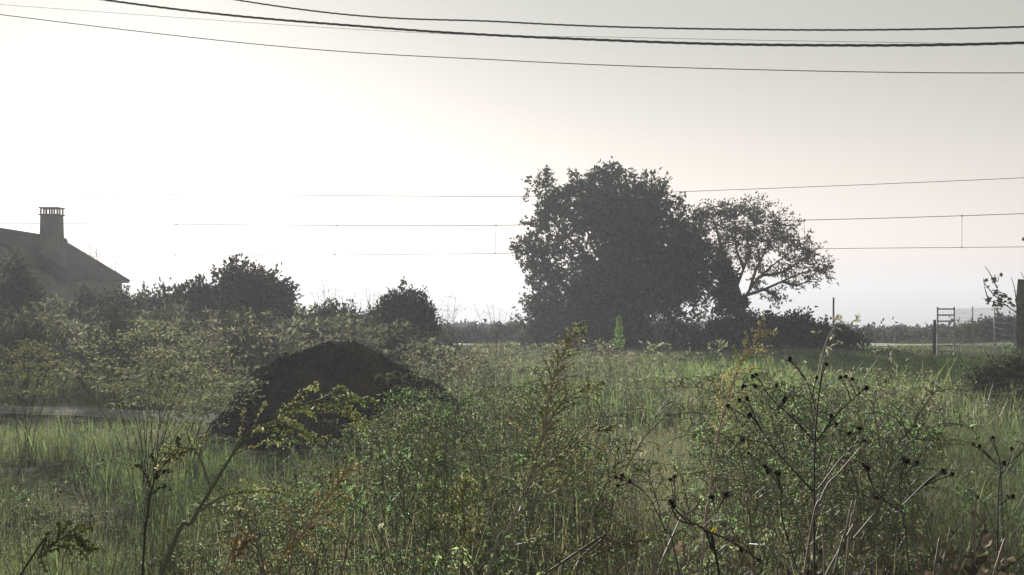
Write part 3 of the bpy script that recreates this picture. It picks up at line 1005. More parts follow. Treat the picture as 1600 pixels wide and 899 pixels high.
# templates: near versions and light versions for farther off
WEED_N = [weed(1, 28, .013, G_GREY, (.31, .31, .24), 18, 12, wl=.32, spread=.17), weed(1, 26, .015, G_DK, (.2, .21, .14), 10, 14, wl=.36, spread=.2), weed(1, 28, .011, (.24, .245, .18), TAN, 24, 8, lean=.2, spread=.15),
          weed(1, 20, .018, G_DK, nbead=6, nleaf=12, prof=LOBED, wl=.5), weed(1, 28, .013, G_OLIVE, (.31, .315, .24), 18, 11, .8, spread=.12, wl=.3), weed(1, 30, .011, (.22, .225, .165), TAN, 22, 8, .5, spread=.09),
          weed(1, 24, .013, (.17, .205, .13), (.36, .34, .28), 26, 6, .9, lean=.35, spread=.12)]
WEED_M = [whole(q) for q in (weed(1, 15, .020, G_GREY, (.31, .31, .24), nbead=7, nleaf=9, seg=3, wl=.32, spread=.17), weed(1, 14, .023, G_DK, nbead=3, nleaf=12, seg=3, wl=.36), weed(1, 15, .017, (.25, .25, .19), TAN, 9, 7, lean=.2, seg=3, spread=.14),
          weed(1, 15, .020, G_OLIVE, (.30, .305, .23), nbead=6, nleaf=9, seg=3, spread=.12, wl=.3), weed(1, 14, .017, (.2, .225, .15), TAN, 10, 6, .9, lean=.35, seg=3, spread=.10))]
WEED_F = [whole(q) for q in (weed(1, 12, .07, (.205, .20, .165), (.34, .32, .27), 6, 5, wl=.2, seg=3), weed(1, 11, .065, (.23, .215, .165), TAN, 7, 4, lean=.25, seg=3), weed(1, 11, .075, (.15, .158, .12), nbead=3, nleaf=8, seg=3, wl=.35))]
BROAD = [broadleaf(.6, 34, .026), broadleaf(.45, 30, .022, (.095, .165, .055)), broadleaf(.7, 28, .024, (.12, .21, .06))]
TUFT_N = [tuft(34, .4, .006, GRASS), tuft(34, .45, .005, (.17, .20, .095)), tuft(30, .4, .005, (.23, .23, .13), bend=.8)]
TUFT_D = [tuft(40, .55, .004, STRAW, .12, .9), tuft(40, .5, .004, (.28, .27, .175), .12, .7), tuft(36, .5, .004, (.22, .225, .13), .12, .8)]
TUFT_M = [tuft(30, .45, .013, GRASS, .2, seg=2), tuft(30, .45, .012, (.17, .21, .10), .2, seg=2), tuft(26, .42, .012, (.25, .24, .15), .2, .8, seg=2), tuft(26, .42, .010, (.30, .28, .19), .2, .9, seg=2)]
DEADT = [dead_clump(), dead_clump(.7, 22), dead_clump(.9, 30)]

# ------------------------------------------------------------------ where each kind grows
# highest sight line of the weed thicket along the picture (pixel column -> pixel row)
TOP_X = [-300, 0, 200, 330, 380, 450, 560, 640, 720, 850, 900, 950, 1050, 1085, 1130, 1190, 1300, 1400, 1450, 1500, 1600, 1900]
TOP_Y = [760, 760, 770, 765, 748, 728, 682, 632, 600, 590, 640, 725, 740, 690, 645, 615, 590, 610, 690, 735, 750, 750]


def scatter(n, px0, px1, d0, d1, pw=1.0):
    d = (d0 ** 2 + (d1 ** 2 - d0 ** 2) * R(0, 1, n)) ** .5 if pw == 1.0 else d0 + (d1 - d0) * R(0, 1, n) ** pw
    px = R(px0, px1, n)
    return px, d, gx(px, d)


def on_track(x, y):
    return (np.abs(y - TRACK_Y(x)) < .5 + .25 * np.sin(x * 2.1) + .2 * np.sin(x * 5.3)) & (x < 1.3)


def off_mound(x, y):
    dx, dy = x - gx(545, 14.6), y - 14.6
    return (dx / 1.75) ** 2 + (dy / 1.35) ** 2 > 1


def cap_height(px, d, topx, topy):
    return EYE - (np.interp(px, topx, topy) - HY) / F * d


class Mass:
    """plants of one uncountable mass: points that geometry nodes turn into copies of a few plant meshes"""
    def __init__(self):
        self.keys, self.tm, self.rows = {}, [], []

    def put(self, tmpl, pos, rot, sc, tint, tilt):
        k = self.keys.setdefault(id(tmpl), len(self.tm))
        if k == len(self.tm):
            self.tm.append(tmpl)
        n = len(pos)
        self.rows.append((np.full(n, k), pos, np.stack([tilt[:, 0], tilt[:, 1], rot], 1), sc, tint))

    def build(self, name, label):
        kind, pos, turn, size, tint = [np.concatenate([r[i] for r in self.rows]) for i in range(5)]
        me = bpy.data.meshes.new(name)
        me.vertices.add(len(pos)); me.vertices.foreach_set("co", pos.astype(np.float32).ravel())
        for nm, ty, key, arr in (("kind", 'INT', "value", kind.astype(np.int32)), ("turn", 'FLOAT_VECTOR', "vector", turn), ("size", 'FLOAT_VECTOR', "vector", size),
                                 ("tint", 'FLOAT_COLOR', "color", np.hstack([tint, np.ones((len(tint), 1))]))):
            at = me.attributes.new(nm, ty, 'POINT')
            at.data.foreach_set(key, (arr if ty == 'INT' else arr.astype(np.float32)).ravel())
        o = link(name, me, None)
        o["kind"] = "stuff"; o["label"] = label
        ng = bpy.data.node_groups.new(name, 'GeometryNodeTree')
        ng.interface.new_socket("Geometry", in_out='INPUT', socket_type='NodeSocketGeometry')
        ng.interface.new_socket("Geometry", in_out='OUTPUT', socket_type='NodeSocketGeometry')
        N, Lk = ng.nodes.new, ng.links.new
        gi, go, jn = N("NodeGroupInput"), N("NodeGroupOutput"), N("GeometryNodeJoinGeometry")

        def attr(nm, ty):
            q = N("GeometryNodeInputNamedAttribute"); q.data_type = ty; q.inputs["Name"].default_value = nm
            return q.outputs["Attribute"]
        a_k, a_t, a_s = attr("kind", 'INT'), attr("turn", 'FLOAT_VECTOR'), attr("size", 'FLOAT_VECTOR')
        er = N("FunctionNodeEulerToRotation"); Lk(a_t, er.inputs[0])
        for i, (v, f, c) in enumerate(self.tm):
            tme = make_mesh("plant", v, f, c); tme.materials.append(M_MASS)
            src = bpy.data.objects.new("plant", tme)
            oi = N("GeometryNodeObjectInfo"); oi.inputs["Object"].default_value = src; oi.inputs["As Instance"].default_value = False
            cp = N("FunctionNodeCompare"); cp.data_type = 'INT'; cp.operation = 'EQUAL'
            Lk(a_k, cp.inputs[2]); cp.inputs[3].default_value = i
            ip = N("GeometryNodeInstanceOnPoints")
            Lk(gi.outputs[0], ip.inputs["Points"]); Lk(cp.outputs[0], ip.inputs["Selection"]); Lk(oi.outputs["Geometry"], ip.inputs["Instance"])
            Lk(er.outputs[0], ip.inputs["Rotation"]); Lk(a_s, ip.inputs["Scale"])
            Lk(ip.outputs[0], jn.inputs[0])
        Lk(jn.outputs[0], go.inputs[0])
        m = o.modifiers.new("plants", 'NODES'); m.node_group = ng
        return o


def grow(g, tm, px, d, x, h, smin=.8, smax=1.15, wide=1.0, tint=None, natural=1.0):
    """place templates of natural height 1 (or 'natural') at height h"""
    k = rng.integers(0, len(tm), len(px))
    z = gz(x, d)
    for i in range(len(tm)):
        s_ = k == i
        if not s_.any():
            continue
        n = s_.sum()
        hh = h[s_] / natural
        w_ = np.maximum(hh, .55) * R(smin, smax, n) * wide
        tt = vary((1, 1, 1), n, .22, .08) if tint is None else tint[s_]
        a = (np.stack([x[s_], d[s_], z[s_] - .01], 1), R(0, 6.28, n), np.stack([w_, w_, hh], 1), tt, rng.normal(0, .10, (n, 2)))
        g.put(tm[i], *a) if isinstance(g, Mass) else place(g, tm[i], *a)


# --- clumps: how rank the growth is at a spot
def rank(x, y):
    return np.clip(.75 + .45 * np.sin(x * 1.7 + 1.1 * np.sin(y * .9)) * np.cos(y * 1.1 + .8 * np.sin(x * .8)) + .25 * np.sin(x * 3.9 + y * 2.3), .25, 1.4)


# --- individual grey-green weeds of the thicket: each a plant of its own, meshes shared
def plant_meshes(pairs, a, b):
    out = []
    for pr in pairs:
        ms = []
        for nm, q in zip((a, b), pr):
            me = make_mesh(nm, *q.arrays()); me.materials.append(M_FOL); ms.append((nm, me))
        out.append(ms)
    return out


WEED_ME = plant_meshes(WEED_N, "stems", "foliage")
BROAD_ME = plant_meshes(BROAD, "stems", "leaves")
DEAD_ME = plant_meshes(DEADT, "stalks", "dead_leaves")


def individuals(name, meshes, label, cat, group, n, px0, px1, d0, d1, hlo, hhi, natural=1.0, wmin=.6):
    px, d, x = scatter(n, px0, px1, d0, d1)
    cap = cap_height(px, d, TOP_X, TOP_Y)
    for i in range(n):
        if not off_mound(x[i], d[i]) or cap[i] < .2:
            continue
        h = min(cap[i] * R(.62, 1.12), R(hlo * .85, hhi * 1.05)) / natural
        o = thing(name, label, cat, (x[i], d[i], float(gz(x[i], d[i])) - .01), group)
        for nm, me in meshes[rng.integers(len(meshes))]:
            c = bpy.data.objects.new(nm, me); COL.objects.link(c); c.parent = o
            c["kind"] = "stuff"
        w_ = max(h, wmin) * R(.85, 1.2)
        o.scale = (w_, w_, h) if natural != .62 else (w_ * .62, w_ * .62, h * .95)
        o.rotation_euler = (R(-.12, .12), R(-.12, .12), R(0, 6.28))


individuals("weed_plant", WEED_ME, "grey-green nodding weed in the thicket in front of the soil mound", "weed", "weeds in front of the mound", 75, 360, 700, 3.2, 8.5, .8, 1.1)
individuals("weed_plant", WEED_ME, "grey-green weed around the tall tan plume in the middle of the thicket", "weed", "weeds around the tan plume", 70, 690, 1000, 3.0, 9, .85, 1.12)
individuals("weed_plant", WEED_ME, "green weed behind the black seed heads on the right of the thicket", "weed", "weeds behind the black seed heads", 75, 1060, 1380, 4.0, 9, .9, 1.2)
individuals("leafy_plant", BROAD_ME, "round-leaved bright green plant growing up through the grey weeds", "leafy plant", "bright round-leaved plants", 110, 380, 1420, 4.0, 9, .7, 1.02, natural=.62, wmin=.75)
individuals("dead_plant", DEAD_ME, "dead brown tangled plant with curled leaves in the bottom right corner", "dead plant", "dead brown plants", 130, 1200, 1740, 2.6, 4.4, .8, 1.08, natural=.8, wmin=.9)

# --- the rest of the thicket as one mass
g = Mass()
px, d, x = scatter(560, 300, 1850, 2.8, 12)
cap = cap_height(px, d, TOP_X, TOP_Y)
k = off_mound(x, d) & (cap > .15) & ~((px > 900) & (px < 1070) & (d > 5)) & ~((px > 1230) & (d < 5))
h = np.minimum(cap * R(.45, 1.1, len(px)), R(.5, 1.1, len(px)))
grow(g, WEED_M, px[k], d[k], x[k], h[k])
px, d, x = scatter(520, -250, 1850, 10, 22)
cap = cap_height(px, d, [-300, 330, 380, 560, 720, 880, 1000, 1100, 1900], [650, 655, 715, 668, 592, 572, 600, 585, 640])
k = off_mound(x, d) & (cap > .12) & ~on_track(x, d) & ~((px > 900) & (px < 1500) & (R(0, 1, 520) < .65)) & ~((px < 380) & (R(0, 1, 520) < .5))
h = np.minimum(cap * R(.6, 1., len(px)), R(.35, .8, len(px)))
grow(g, WEED_M, px[k], d[k], x[k], h[k])
# taller growth right of the mound and under the seed heads
px, d, x = scatter(330, 560, 910, 6.5, 13.5)
cap = cap_height(px, d, TOP_X, np.array(TOP_Y) - 4)
k = off_mound(x, d) & (cap > .2)
h = cap * R(.6, 1.03, len(px)) * np.clip(rank(x * 1.5, d * 1.5), .6, 1.05)
grow(g, WEED_M, px[k], d[k], x[k], h[k])
px, d, x = scatter(170, 1100, 1430, 5, 11)
cap = cap_height(px, d, TOP_X, np.array(TOP_Y) - 4)
k = cap > .2
h = cap * R(.6, 1.03, len(px))
grow(g, WEED_M, px[k], d[k], x[k], h[k])
# left front: low grey herbs
px, d, x = scatter(620, -250, 420, 5.0, 14)
cap = cap_height(px, d, [-300, 300, 400], [655, 670, 705])
k = off_mound(x, d) & (cap > .1)
h = np.minimum(cap * R(.5, .98, len(px)), R(.25, .75, len(px)) * rank(x, d))
grow(g, WEED_M, px[k], d[k], x[k], h[k])
g.build("weeds", "dense grey-green weed thicket filling the front of the field")

# --- hazy dry brush behind the track
g = Mass()
px, d, x = scatter(1350, -300, 760, 19.6, 38)
cap = cap_height(px, d, [-300, 0, 200, 400, 480, 600, 700, 760], [478, 478, 472, 498, 505, 512, 528, 545])
k = cap > .1
h = np.minimum(cap, R(.5, 1.35, len(px)) * np.interp(px, [-300, 500, 760], [1.1, 1.0, .75])) * R(.6, 1, len(px))
grow(g, WEED_F, px[k], d[k], x[k], h[k] * (.6 + .5 * rank(x[k] * .6, d[k] * .6)), .9, 1.4, tint=vary((1, 1, 1), k.sum(), .35, .1) * (.55 + .55 * rank(x[k] * .5 + 5, d[k] * .5))[:, None])
px, d, x = scatter(520, 640, 1060, 16, 40)
h = np.clip(cap_height(px, d, [640, 900, 1060], [538, 545, 552]), .12, .8) * R(.4, 1.1, len(px))
grow(g, WEED_F, px, d, x, h, 1.0, 1.5)
px, d, x = scatter(850, 860, 1850, 11, 38)
h = np.clip(cap_height(px, d, [880, 1100, 1500, 1850], [556, 552, 548, 548]), .1, .85) * R(.35, 1.05, len(px)) * rank(x + 3, d)
grow(g, WEED_M[:3] + WEED_F, px, d, x, h, 1.0, 1.4)
g.build("dry_weeds", "hazy grey-beige brush of dry weeds behind the track")

# --- grass
g = Geo()
px, d, x = scatter(2200, -250, 1850, 4.5, 14)
k = off_mound(x, d) & (cap_height(px, d, [-300, 300, 420, 560, 1900], [655, 670, 715, 680, 640]) > .1)
k &= ~((px > 880) & (px < 1085) & (d > 5))
h = np.minimum(cap_height(px, d, [-300, 300, 420, 560, 1900], [655, 670, 715, 680, 640]), R(.25, .5, len(px)) * rank(x, d))
k &= R(0, 1, len(px)) < rank(x, d) * 1.1
grow(g, TUFT_N, px[k], d[k], x[k], h[k], .8, 1.3, natural=.4)
px, d, x = scatter(3400, -250, 1850, 13, 35)
cap = cap_height(px, d, [-300, 380, 420, 760, 900, 1050, 1900], [640, 645, 600, 555, 555, 546, 550])
cap = np.where((px < 400) & (d > 19.5), .5, cap)
k = off_mound(x, d) & ~on_track(x, d) & (cap > .06)
h = np.minimum(cap, R(.22, .62, len(px)) * rank(x, d) * np.where((px > 930) & (px < 1250), 1.35, 1))
tint = vary((1, 1, 1), len(px), .2, .08)
tint *= (.62 + .45 * rank(x, d))[:, None]
gs = np.clip((px - 980) / 120, 0, 1) * np.clip((d - 19) / 6, 0, 1)
tint *= 1 + gs[:, None] * np.array([.08, .38, -.25])[None]
grow(g, TUFT_M, px[k], d[k], x[k], h[k], 1.0, 1.6, tint=tint[k], natural=.45)
x = R(-16, 2, 420); d = TRACK_Y(x) + np.where(R(0, 1, 420) < .5, -1, 1) * (.42 + .5 * R(0, 1, 420) ** 2); px = x / d * F + 800
grow(g, TUFT_N + TUFT_D[:1], px, d, x, R(.06, .22, 420), 1.2, 1.8, natural=.4)
px, d, x = scatter(1000, -250, 1850, 34, 46.3)
h = R(.1, .28, len(px))
grow(g, TUFT_M, px, d, x, h, 2.2, 3.2, natural=.45)
stuff("grass", g, M_FOL, "green grass between the weeds and across the field")
g = Geo()
px, d, x = scatter(620, 870, 1100, 4.8, 14)
h = np.clip(np.minimum(cap_height(px, d, [870, 900, 950, 1060, 1100], [640, 640, 640, 650, 650]), R(.35, .6, len(px))), .1, 1)
grow(g, TUFT_D, px, d, x, h, 1.0, 1.4, natural=.5)
px, d, x = scatter(420, 1420, 1850, 7, 16)
h = np.clip(np.minimum(cap_height(px, d, [1420, 1850], [640, 640]), R(.3, .5, len(px))), .1, 1)
grow(g, TUFT_D[1:], px, d, x, h, 1.0, 1.4, natural=.5, tint=vary((.62, .75, .55), len(px), .15, .05))
px, d, x = scatter(500, -250, 1850, 5, 16)
k = off_mound(x, d)
h = np.clip(np.minimum(cap_height(px, d, TOP_X, np.array(TOP_Y) - 8), R(.25, .5, len(px))), .05, 1)
grow(g, TUFT_D, px[k], d[k], x[k], h[k], 1, 1.4, natural=.5)
px, d, x = scatter(700, 330, 1500, 2.9, 10)
h = np.minimum(cap_height(px, d, TOP_X, np.array(TOP_Y) - 12), R(.6, 1.1, len(px)))
k = off_mound(x, d) & (h > .2)
grow(g, [tuft(12, .9, .0032, STRAW, .10, .45, seg=4), tuft(12, .9, .003, (.25, .25, .15), .10, .6, seg=4)], px[k], d[k], x[k], h[k], .9, 1.3, natural=.9)
stuff("dry_grass", g, M_FOL, "pale dry grass patches among the weeds")


# ------------------------------------------------------------------ single plants that stand out
def px_path(pts, d, n, to_ground=True, dj=.0):
    q = [W(a, b, d + (dj * k / max(1, len(pts) - 1))) for k, (a, b) in enumerate(pts)]
    if to_ground:
        p0, p1 = q[0], q[1]
        dirv = (p0 - p1) / max(1e-6, abs((p0 - p1)[2]))
        g0 = p0 + dirv * [.6, .6, 1] * (p0[2] - float(gz(p0[0], p0[1])) + .02)
        g0[2] = float(gz(g0[0], g0[1])) - .02
        q = [g0] + q
    return smoothline(q, n)


def spray(g, p, tan, side, ln, beadc, stemc, bs, curl=.5, dens=1.0):
    """one beaded side branch"""
    dr = norm(tan * .9 + side)
    q = smoothline([p, p + dr * ln * .4, p + dr * ln * .75 + side * ln * .12, p + dr * ln * .95 + side * ln * .25 + np.array([0, 0, -curl * ln * .25])], 8)
    tube(g, q, np.linspace(.0016, .0006, 8), stemc, 3)
    m = max(8, int(ln * 480 * dens))
    tt = R(.12, 1, m) * 6.99; ix = tt.astype(int)
    b = q[ix] + (q[ix + 1] - q[ix]) * (tt - ix)[:, None] + rng.normal(0, .0024, (m, 3))
    beads(g, b, bs, vary(np.array(beadc) * 1.25, m, .35, .05), OCT, .65)
    k = max(2, m // 10)
    leaves(g, CURL, b[:k], rand_dir(k), rand_dir(k), R(.006, .013, k), R(.003, .006, k), vary(beadc, k, .3), .4)


def plume_plant(name, label, cat, pts, d, r, t0, nb, ln0, ln1, beadc, stemc, bs=.0055, side_bias=(0, 0, 0), curl=.5, extra=None, dj=0.0, leafc=None, nleaf=0):
    q = px_path(pts, d, 40, True, dj)
    root = thing(name, label, cat, q[0])
    g = Geo(); tube(g, q, np.linspace(r, r * .22, 40), stemc, 6)
    part("stem", g, M_FOL, root, True)
    g = Geo()
    paths = [(q, t0, nb, ln0, ln1)]
    for e in extra or []:
        eq = px_path(e[0], d + R(-.08, .08), 24, False)
        gb = Geo(); tube(gb, eq, np.linspace(r * .5, r * .15, 24), stemc, 5); part("branch", gb, M_FOL, root, True)
        paths.append((eq, e[1], e[2], e[3], e[4]))
    for (qq, ta, n, la, lb) in paths:
        N = len(qq) - 1
        for k in range(n):
            t = ta + (1 - ta) * (k + R(0, 1)) / n
            i = min(int(t * N), N - 1); p = qq[i] + (qq[i + 1] - qq[i]) * (t * N - i)
            tan = norm(qq[i + 1] - qq[i])
            az = k * 2.4 + R(-.5, .5)
            s_ = np.array([math.cos(az), math.sin(az) * .8, R(-.15, .35)]) + np.array(side_bias)
            s_ = norm(s_ - tan * np.dot(s_, tan)) * R(.45, 1.0)
            spray(g, p, tan, s_, (la + (lb - la) * (t - ta) / (1 - ta)) * R(.6, 1.25), beadc if R(0, 1) < .75 else np.array(beadc) * [.7, .8, .6], stemc, bs, curl)
    part("sprays", g, M_FOL, root)
    if nleaf:
        g = Geo(); ix = rng.integers(4, 36, nleaf)
        leaves(g, LANCE, q[ix], norm(rng.normal(0, 1, (nleaf, 3)) + [0, 0, -.2]), rand_dir(nleaf), R(.012, .026, nleaf), R(.005, .009, nleaf), vary(leafc, nleaf, .3), .45)
        part("foliage", g, M_FOL, root)
    return root


OLIVE_BEAD = (.42, .41, .31)
plume_plant("tall_weed", "tall weed with thick stem leaning right, olive beaded head in front of the soil mound", "weed",
            [(252, 899), (300, 815), (345, 740), (385, 680), (440, 645), (500, 625), (548, 622)], 3.0, .0055, .56, 20, .15, .09, OLIVE_BEAD, (.16, .16, .10), .0036, (.45, 0, -.1), .7,
            extra=[([(345, 740), (372, 700), (420, 662), (470, 640)], .2, 8, .11, .06), ([(330, 765), (310, 712), (292, 700), (255, 712)], .3, 12, .07, .04), ([(310, 800), (352, 775), (400, 768), (450, 772)], .25, 12, .08, .04),
                   ([(400, 670), (450, 668), (495, 690)], .2, 6, .08, .04)], leafc=G_OLIVE, nleaf=10)
plume_plant("tall_weed", "slender dark-stemmed weed left of the thick leaning stem, arching at its tip", "weed",
            [(223, 899), (230, 810), (240, 755), (262, 720), (285, 700)], 3.1, .0034, .5, 14, .06, .035, (.17, .165, .09), (.05, .05, .028), .005, (.3, 0, 0), .8)
plume_plant("weed_spray", "drooping beaded weed spray in the bottom left corner", "weed",
            [(28, 905), (62, 872), (95, 842), (120, 838), (138, 858)], 2.9, .003, .35, 22, .06, .03, (.2, .2, .11), (.09, .09, .05), .0055, (0, 0, -.2), .9)
plume_plant("dry_plume", "rust-coloured dry plume at the bottom edge left of centre", "dry weed",
            [(425, 905), (462, 850), (500, 795), (530, 755), (548, 728)], 2.8, .0034, .15, 34, .075, .025, RUST, (.42, .32, .22), .0042, (0, 0, 0), .4)
plume_plant("dry_plume", "small rust-brown plume tip beside the thick leaning stem", "dry weed",
            [(348, 905), (362, 880), (378, 855), (386, 835)], 2.7, .003, .45, 14, .04, .02, (.36, .26, .18), (.3, .21, .14), .004)
plume_plant("tall_plume", "tallest tan plume weed rising in the centre up to the base of the large tree", "weed",
            [(760, 905), (790, 835), (822, 760), (845, 690), (858, 620), (876, 560), (905, 508)], 3.2, .0045, .40, 58, .11, .022, (.50, .47, .39), (.32, .29, .22), .0042, (.15, 0, .1), .3,
            extra=[([(822, 760), (862, 715), (915, 680), (948, 672)], .15, 20, .09, .03), ([(800, 810), (850, 775), (905, 742), (945, 700)], .2, 18, .08, .03), ([(845, 690), (870, 640), (905, 612), (930, 605)], .2, 14, .07, .03),
                   ([(780, 855), (830, 850), (880, 868)], .2, 12, .09, .05)], leafc=G_OLIVE, nleaf=14)
plume_plant("dry_plume", "thin reddish dry plume leaning right beside the black seed heads", "dry weed",
            [(1098, 860), (1108, 780), (1120, 690), (1138, 620), (1160, 565), (1195, 516)], 3.6, .0038, .5, 40, .07, .045, (.46, .41, .34), (.34, .28, .22), .0038, (.1, 0, .2), .2)
plume_plant("beaded_weed", "short beaded weed with tan tips left of the tallest tan plume", "weed",
            [(722, 905), (726, 830), (722, 780), (728, 752)], 2.9, .0035, .2, 30, .07, .03, (.33, .31, .23), (.14, .135, .085), .0042)
plume_plant("beaded_weed", "olive beaded weed standing between the rust plume and the tallest tan plume", "weed",
            [(660, 905), (672, 820), (668, 740), (680, 690)], 3.4, .0035, .2, 36, .09, .03, (.28, .285, .20), (.13, .13, .08), .0042)
plume_plant("beaded_weed", "tan beaded weed reaching sideways along the bottom edge right of centre", "weed",
            [(840, 905), (900, 880), (960, 855), (1010, 842)], 2.7, .0032, .15, 30, .07, .03, (.36, .32, .24), (.15, .13, .085), .0042)
plume_plant("beaded_weed", "grey beaded weed right of the tallest tan plume at the edge of the pale grass", "weed",
            [(905, 880), (930, 800), (955, 740), (985, 700)], 3.6, .0034, .25, 28, .08, .035, (.27, .265, .2), (.12, .115, .075), .0042)


def seedhead_plant(label, d, stems, r=.0027, size=.0085):
    """stems: list of (points, radius factor, heads [(px,py)...]); the first one reaches the ground"""
    root = None
    for i, (pts, rf, heads) in enumerate(stems):
        q = px_path(pts, d, 26, i == 0, R(-.12, .12))
        if root is None:
            root = thing("seedhead_plant", label, "dead plant", q[0])
        g = Geo(); tube(g, q, np.linspace(r * rf, r * rf * .45, 26), STEMDK, 5)
        part("stem" if i == 0 else "branch", g, M_FOL, root, True)
        for hx, hy in list(heads) + [pts[-1]]:
            hp = W(hx, hy, d); j = np.argmin(np.linalg.norm(q - hp, axis=1))
            hp = q[j] + (hp - q[j]) * [1, .3, 1]
            g = Geo(); seed_head(g, hp, size * R(.8, 1.15))
            if np.linalg.norm(hp - q[j]) > .004:
                mid = (hp + q[max(j - 2, 0)]) / 2
                tube(g, [q[max(j - 3, 0)], mid, hp], [.0013, .0011, .001], STEMDK, 4)
            part("seed_head", g, M_FOL, root)
    return root


seedhead_plant("dark dead plant with black round seed heads, tall straight stem right of the reddish plume", 3.3,
               [([(1272, 899), (1272, 800), (1273, 700), (1278, 630), (1286, 568)], 1.25, []),
                ([(1274, 692), (1240, 655), (1205, 622), (1182, 585)], .8, [(1176, 588), (1180, 603), (1213, 603), (1162, 604)]),
                ([(1272, 770), (1235, 730), (1205, 695), (1178, 652)], .9, [(1162, 628), (1174, 626), (1144, 638), (1166, 690)]),
                ([(1277, 650), (1262, 600), (1240, 562)], .6, [(1240, 564), (1280, 591)]),
                ([(1276, 690), (1305, 650), (1335, 622), (1352, 606)], .8, [(1312, 590), (1320, 588), (1330, 592), (1298, 650), (1306, 662)]),
                ([(1278, 765), (1310, 722), (1338, 690), (1345, 670)], .8, [(1328, 678), (1352, 690), (1350, 726)]),
                ([(1225, 700), (1206, 652), (1228, 628)], .5, [(1229, 625)]),
                ([(1245, 890), (1222, 810), (1220, 760), (1208, 735)], .8, [(1195, 733), (1190, 725), (1212, 738), (1164, 704)])])
seedhead_plant("small dead plant with black seed heads against the soft grass near the right edge", 3.5,
               [([(1558, 860), (1560, 770), (1562, 720), (1545, 682)], .9, [(1565, 722)]),
                ([(1560, 745), (1580, 722), (1600, 705), (1612, 698)], .6, [(1586, 702)]),
                ([(1556, 725), (1538, 705), (1524, 695)], .6, [(1533, 698)]),
                ([(1560, 790), (1574, 776)], .5, [(1582, 776)])])
seedhead_plant("low dead plant with black seed heads among brown leaves right of the straight stem", 3.2,
               [([(1420, 899), (1412, 820), (1405, 760), (1410, 718)], .9, [(1404, 716), (1425, 720)]),
                ([(1410, 790), (1440, 760), (1468, 735)], .6, [(1466, 732), (1480, 738)]),
                ([(1408, 800), (1370, 770), (1350, 730)], .6, [(1347, 727), (1366, 776)])])
seedhead_plant("thin dead plant with few black seed heads at the edge of the pale dry grass", 3.4,
               [([(1062, 899), (1040, 830), (1008, 770), (970, 748)], .8, [(962, 745), (972, 742)]),
                ([(1040, 830), (1058, 770), (1056, 748)], .6, [(1050, 752)]),
                ([(1008, 770), (985, 752)], .5, [(966, 760)])])
seedhead_plant("bent dead plant with dark heads at the bottom edge in front of the seed-head stem", 2.9,
               [([(1125, 905), (1112, 860), (1098, 825), (1060, 812), (1045, 780)], 1.1, [(1048, 786)]),
                ([(1100, 828), (1150, 850), (1190, 880)], .9, [(1160, 862)]),
                ([(1098, 825), (1120, 800), (1130, 772)], .5, [(1110, 775), (1132, 770)])])

# dead plant with pale bare stalks in the corner
root = None
for pts in ([(1255, 905), (1285, 775), (1312, 738), (1352, 692)], [(1320, 905), (1335, 800), (1338, 780)], [(1327, 899), (1345, 868), (1375, 848), (1408, 834)], [(1300, 905), (1318, 860), (1322, 830), (1332, 782)],
            [(1458, 905), (1464, 880), (1466, 852)], [(1550, 905), (1560, 885), (1570, 872)], [(1288, 905), (1286, 840)], [(1300, 880), (1330, 846), (1368, 800)]):
    q = px_path(pts, 2.75 + R(-.1, .15), 18, True)
    if root is None:
        root = thing("dead_plant", "dead plant of pale bare tan stalks standing out of the brown tangle", "dead plant", q[0])
    g = Geo(); tube(g, q, np.linspace(.0026, .0016, 18), np.array((.26, .21, .16)) * R(.7, 1.1), 5)
    part("stalk", g, M_FOL, root, True)


def fennel(label, base, d, tips, r=.0045, head=1.0, col=(.19, .195, .14), stemc=(.06, .06, .048), name="fennel", cat="fennel", leafy=1.0):
    bx_, by_ = gx(base, d), d
    root = thing(name, label, cat, (bx_, by_, gz(bx_, by_)))
    gl = Geo()
    for (a, b) in tips:
        tip = W(a, b, d + R(-.35, .35)); b0 = np.array([bx_ + R(-.06, .06), by_ + R(-.06, .06), float(gz(bx_, by_)) - .02])
        mid = b0 + (tip - b0) * [.38, .38, .55]
        q = smoothline([b0, mid, tip], 16)
        g = Geo(); tube(g, q, np.linspace(r, r * .25, 16), stemc, 5)
        for k in range(6):
            i = rng.integers(7, 15); e = q[i] + np.array([R(-.18, .18), R(-.12, .12), R(.08, .22)]) * head
            tube(g, smoothline([q[i], (q[i] + e) / 2 + [0, 0, -.02], e], 5), np.linspace(r * .3, r * .15, 5), stemc, 3)
            n = int(26 * leafy)
            of = rng.normal(0, 1, (n, 3)) * [.06, .06, .012] * head
            leaves(gl, LANCE, e + of, norm(rng.normal(0, 1, (n, 3)) * [1, 1, .3]), norm(rng.normal(0, .3, (n, 3)) + [0, 0, 1]), R(.02, .045, n) * head, R(.012, .022, n) * head, vary(col, n, .3), .5)
        n = int(40 * leafy)
        of = rng.normal(0, 1, (n, 3)) * [.08, .08, .015] * head
        leaves(gl, LANCE, tip + of, norm(rng.normal(0, 1, (n, 3)) * [1, 1, .3]), norm(rng.normal(0, .3, (n, 3)) + [0, 0, 1]), R(.02, .045, n) * head, R(.012, .022, n) * head, vary(col, n, .3), .5)
        part("stem", g, M_FOL, root, True)
    part("foliage", gl, M_FOL, root)


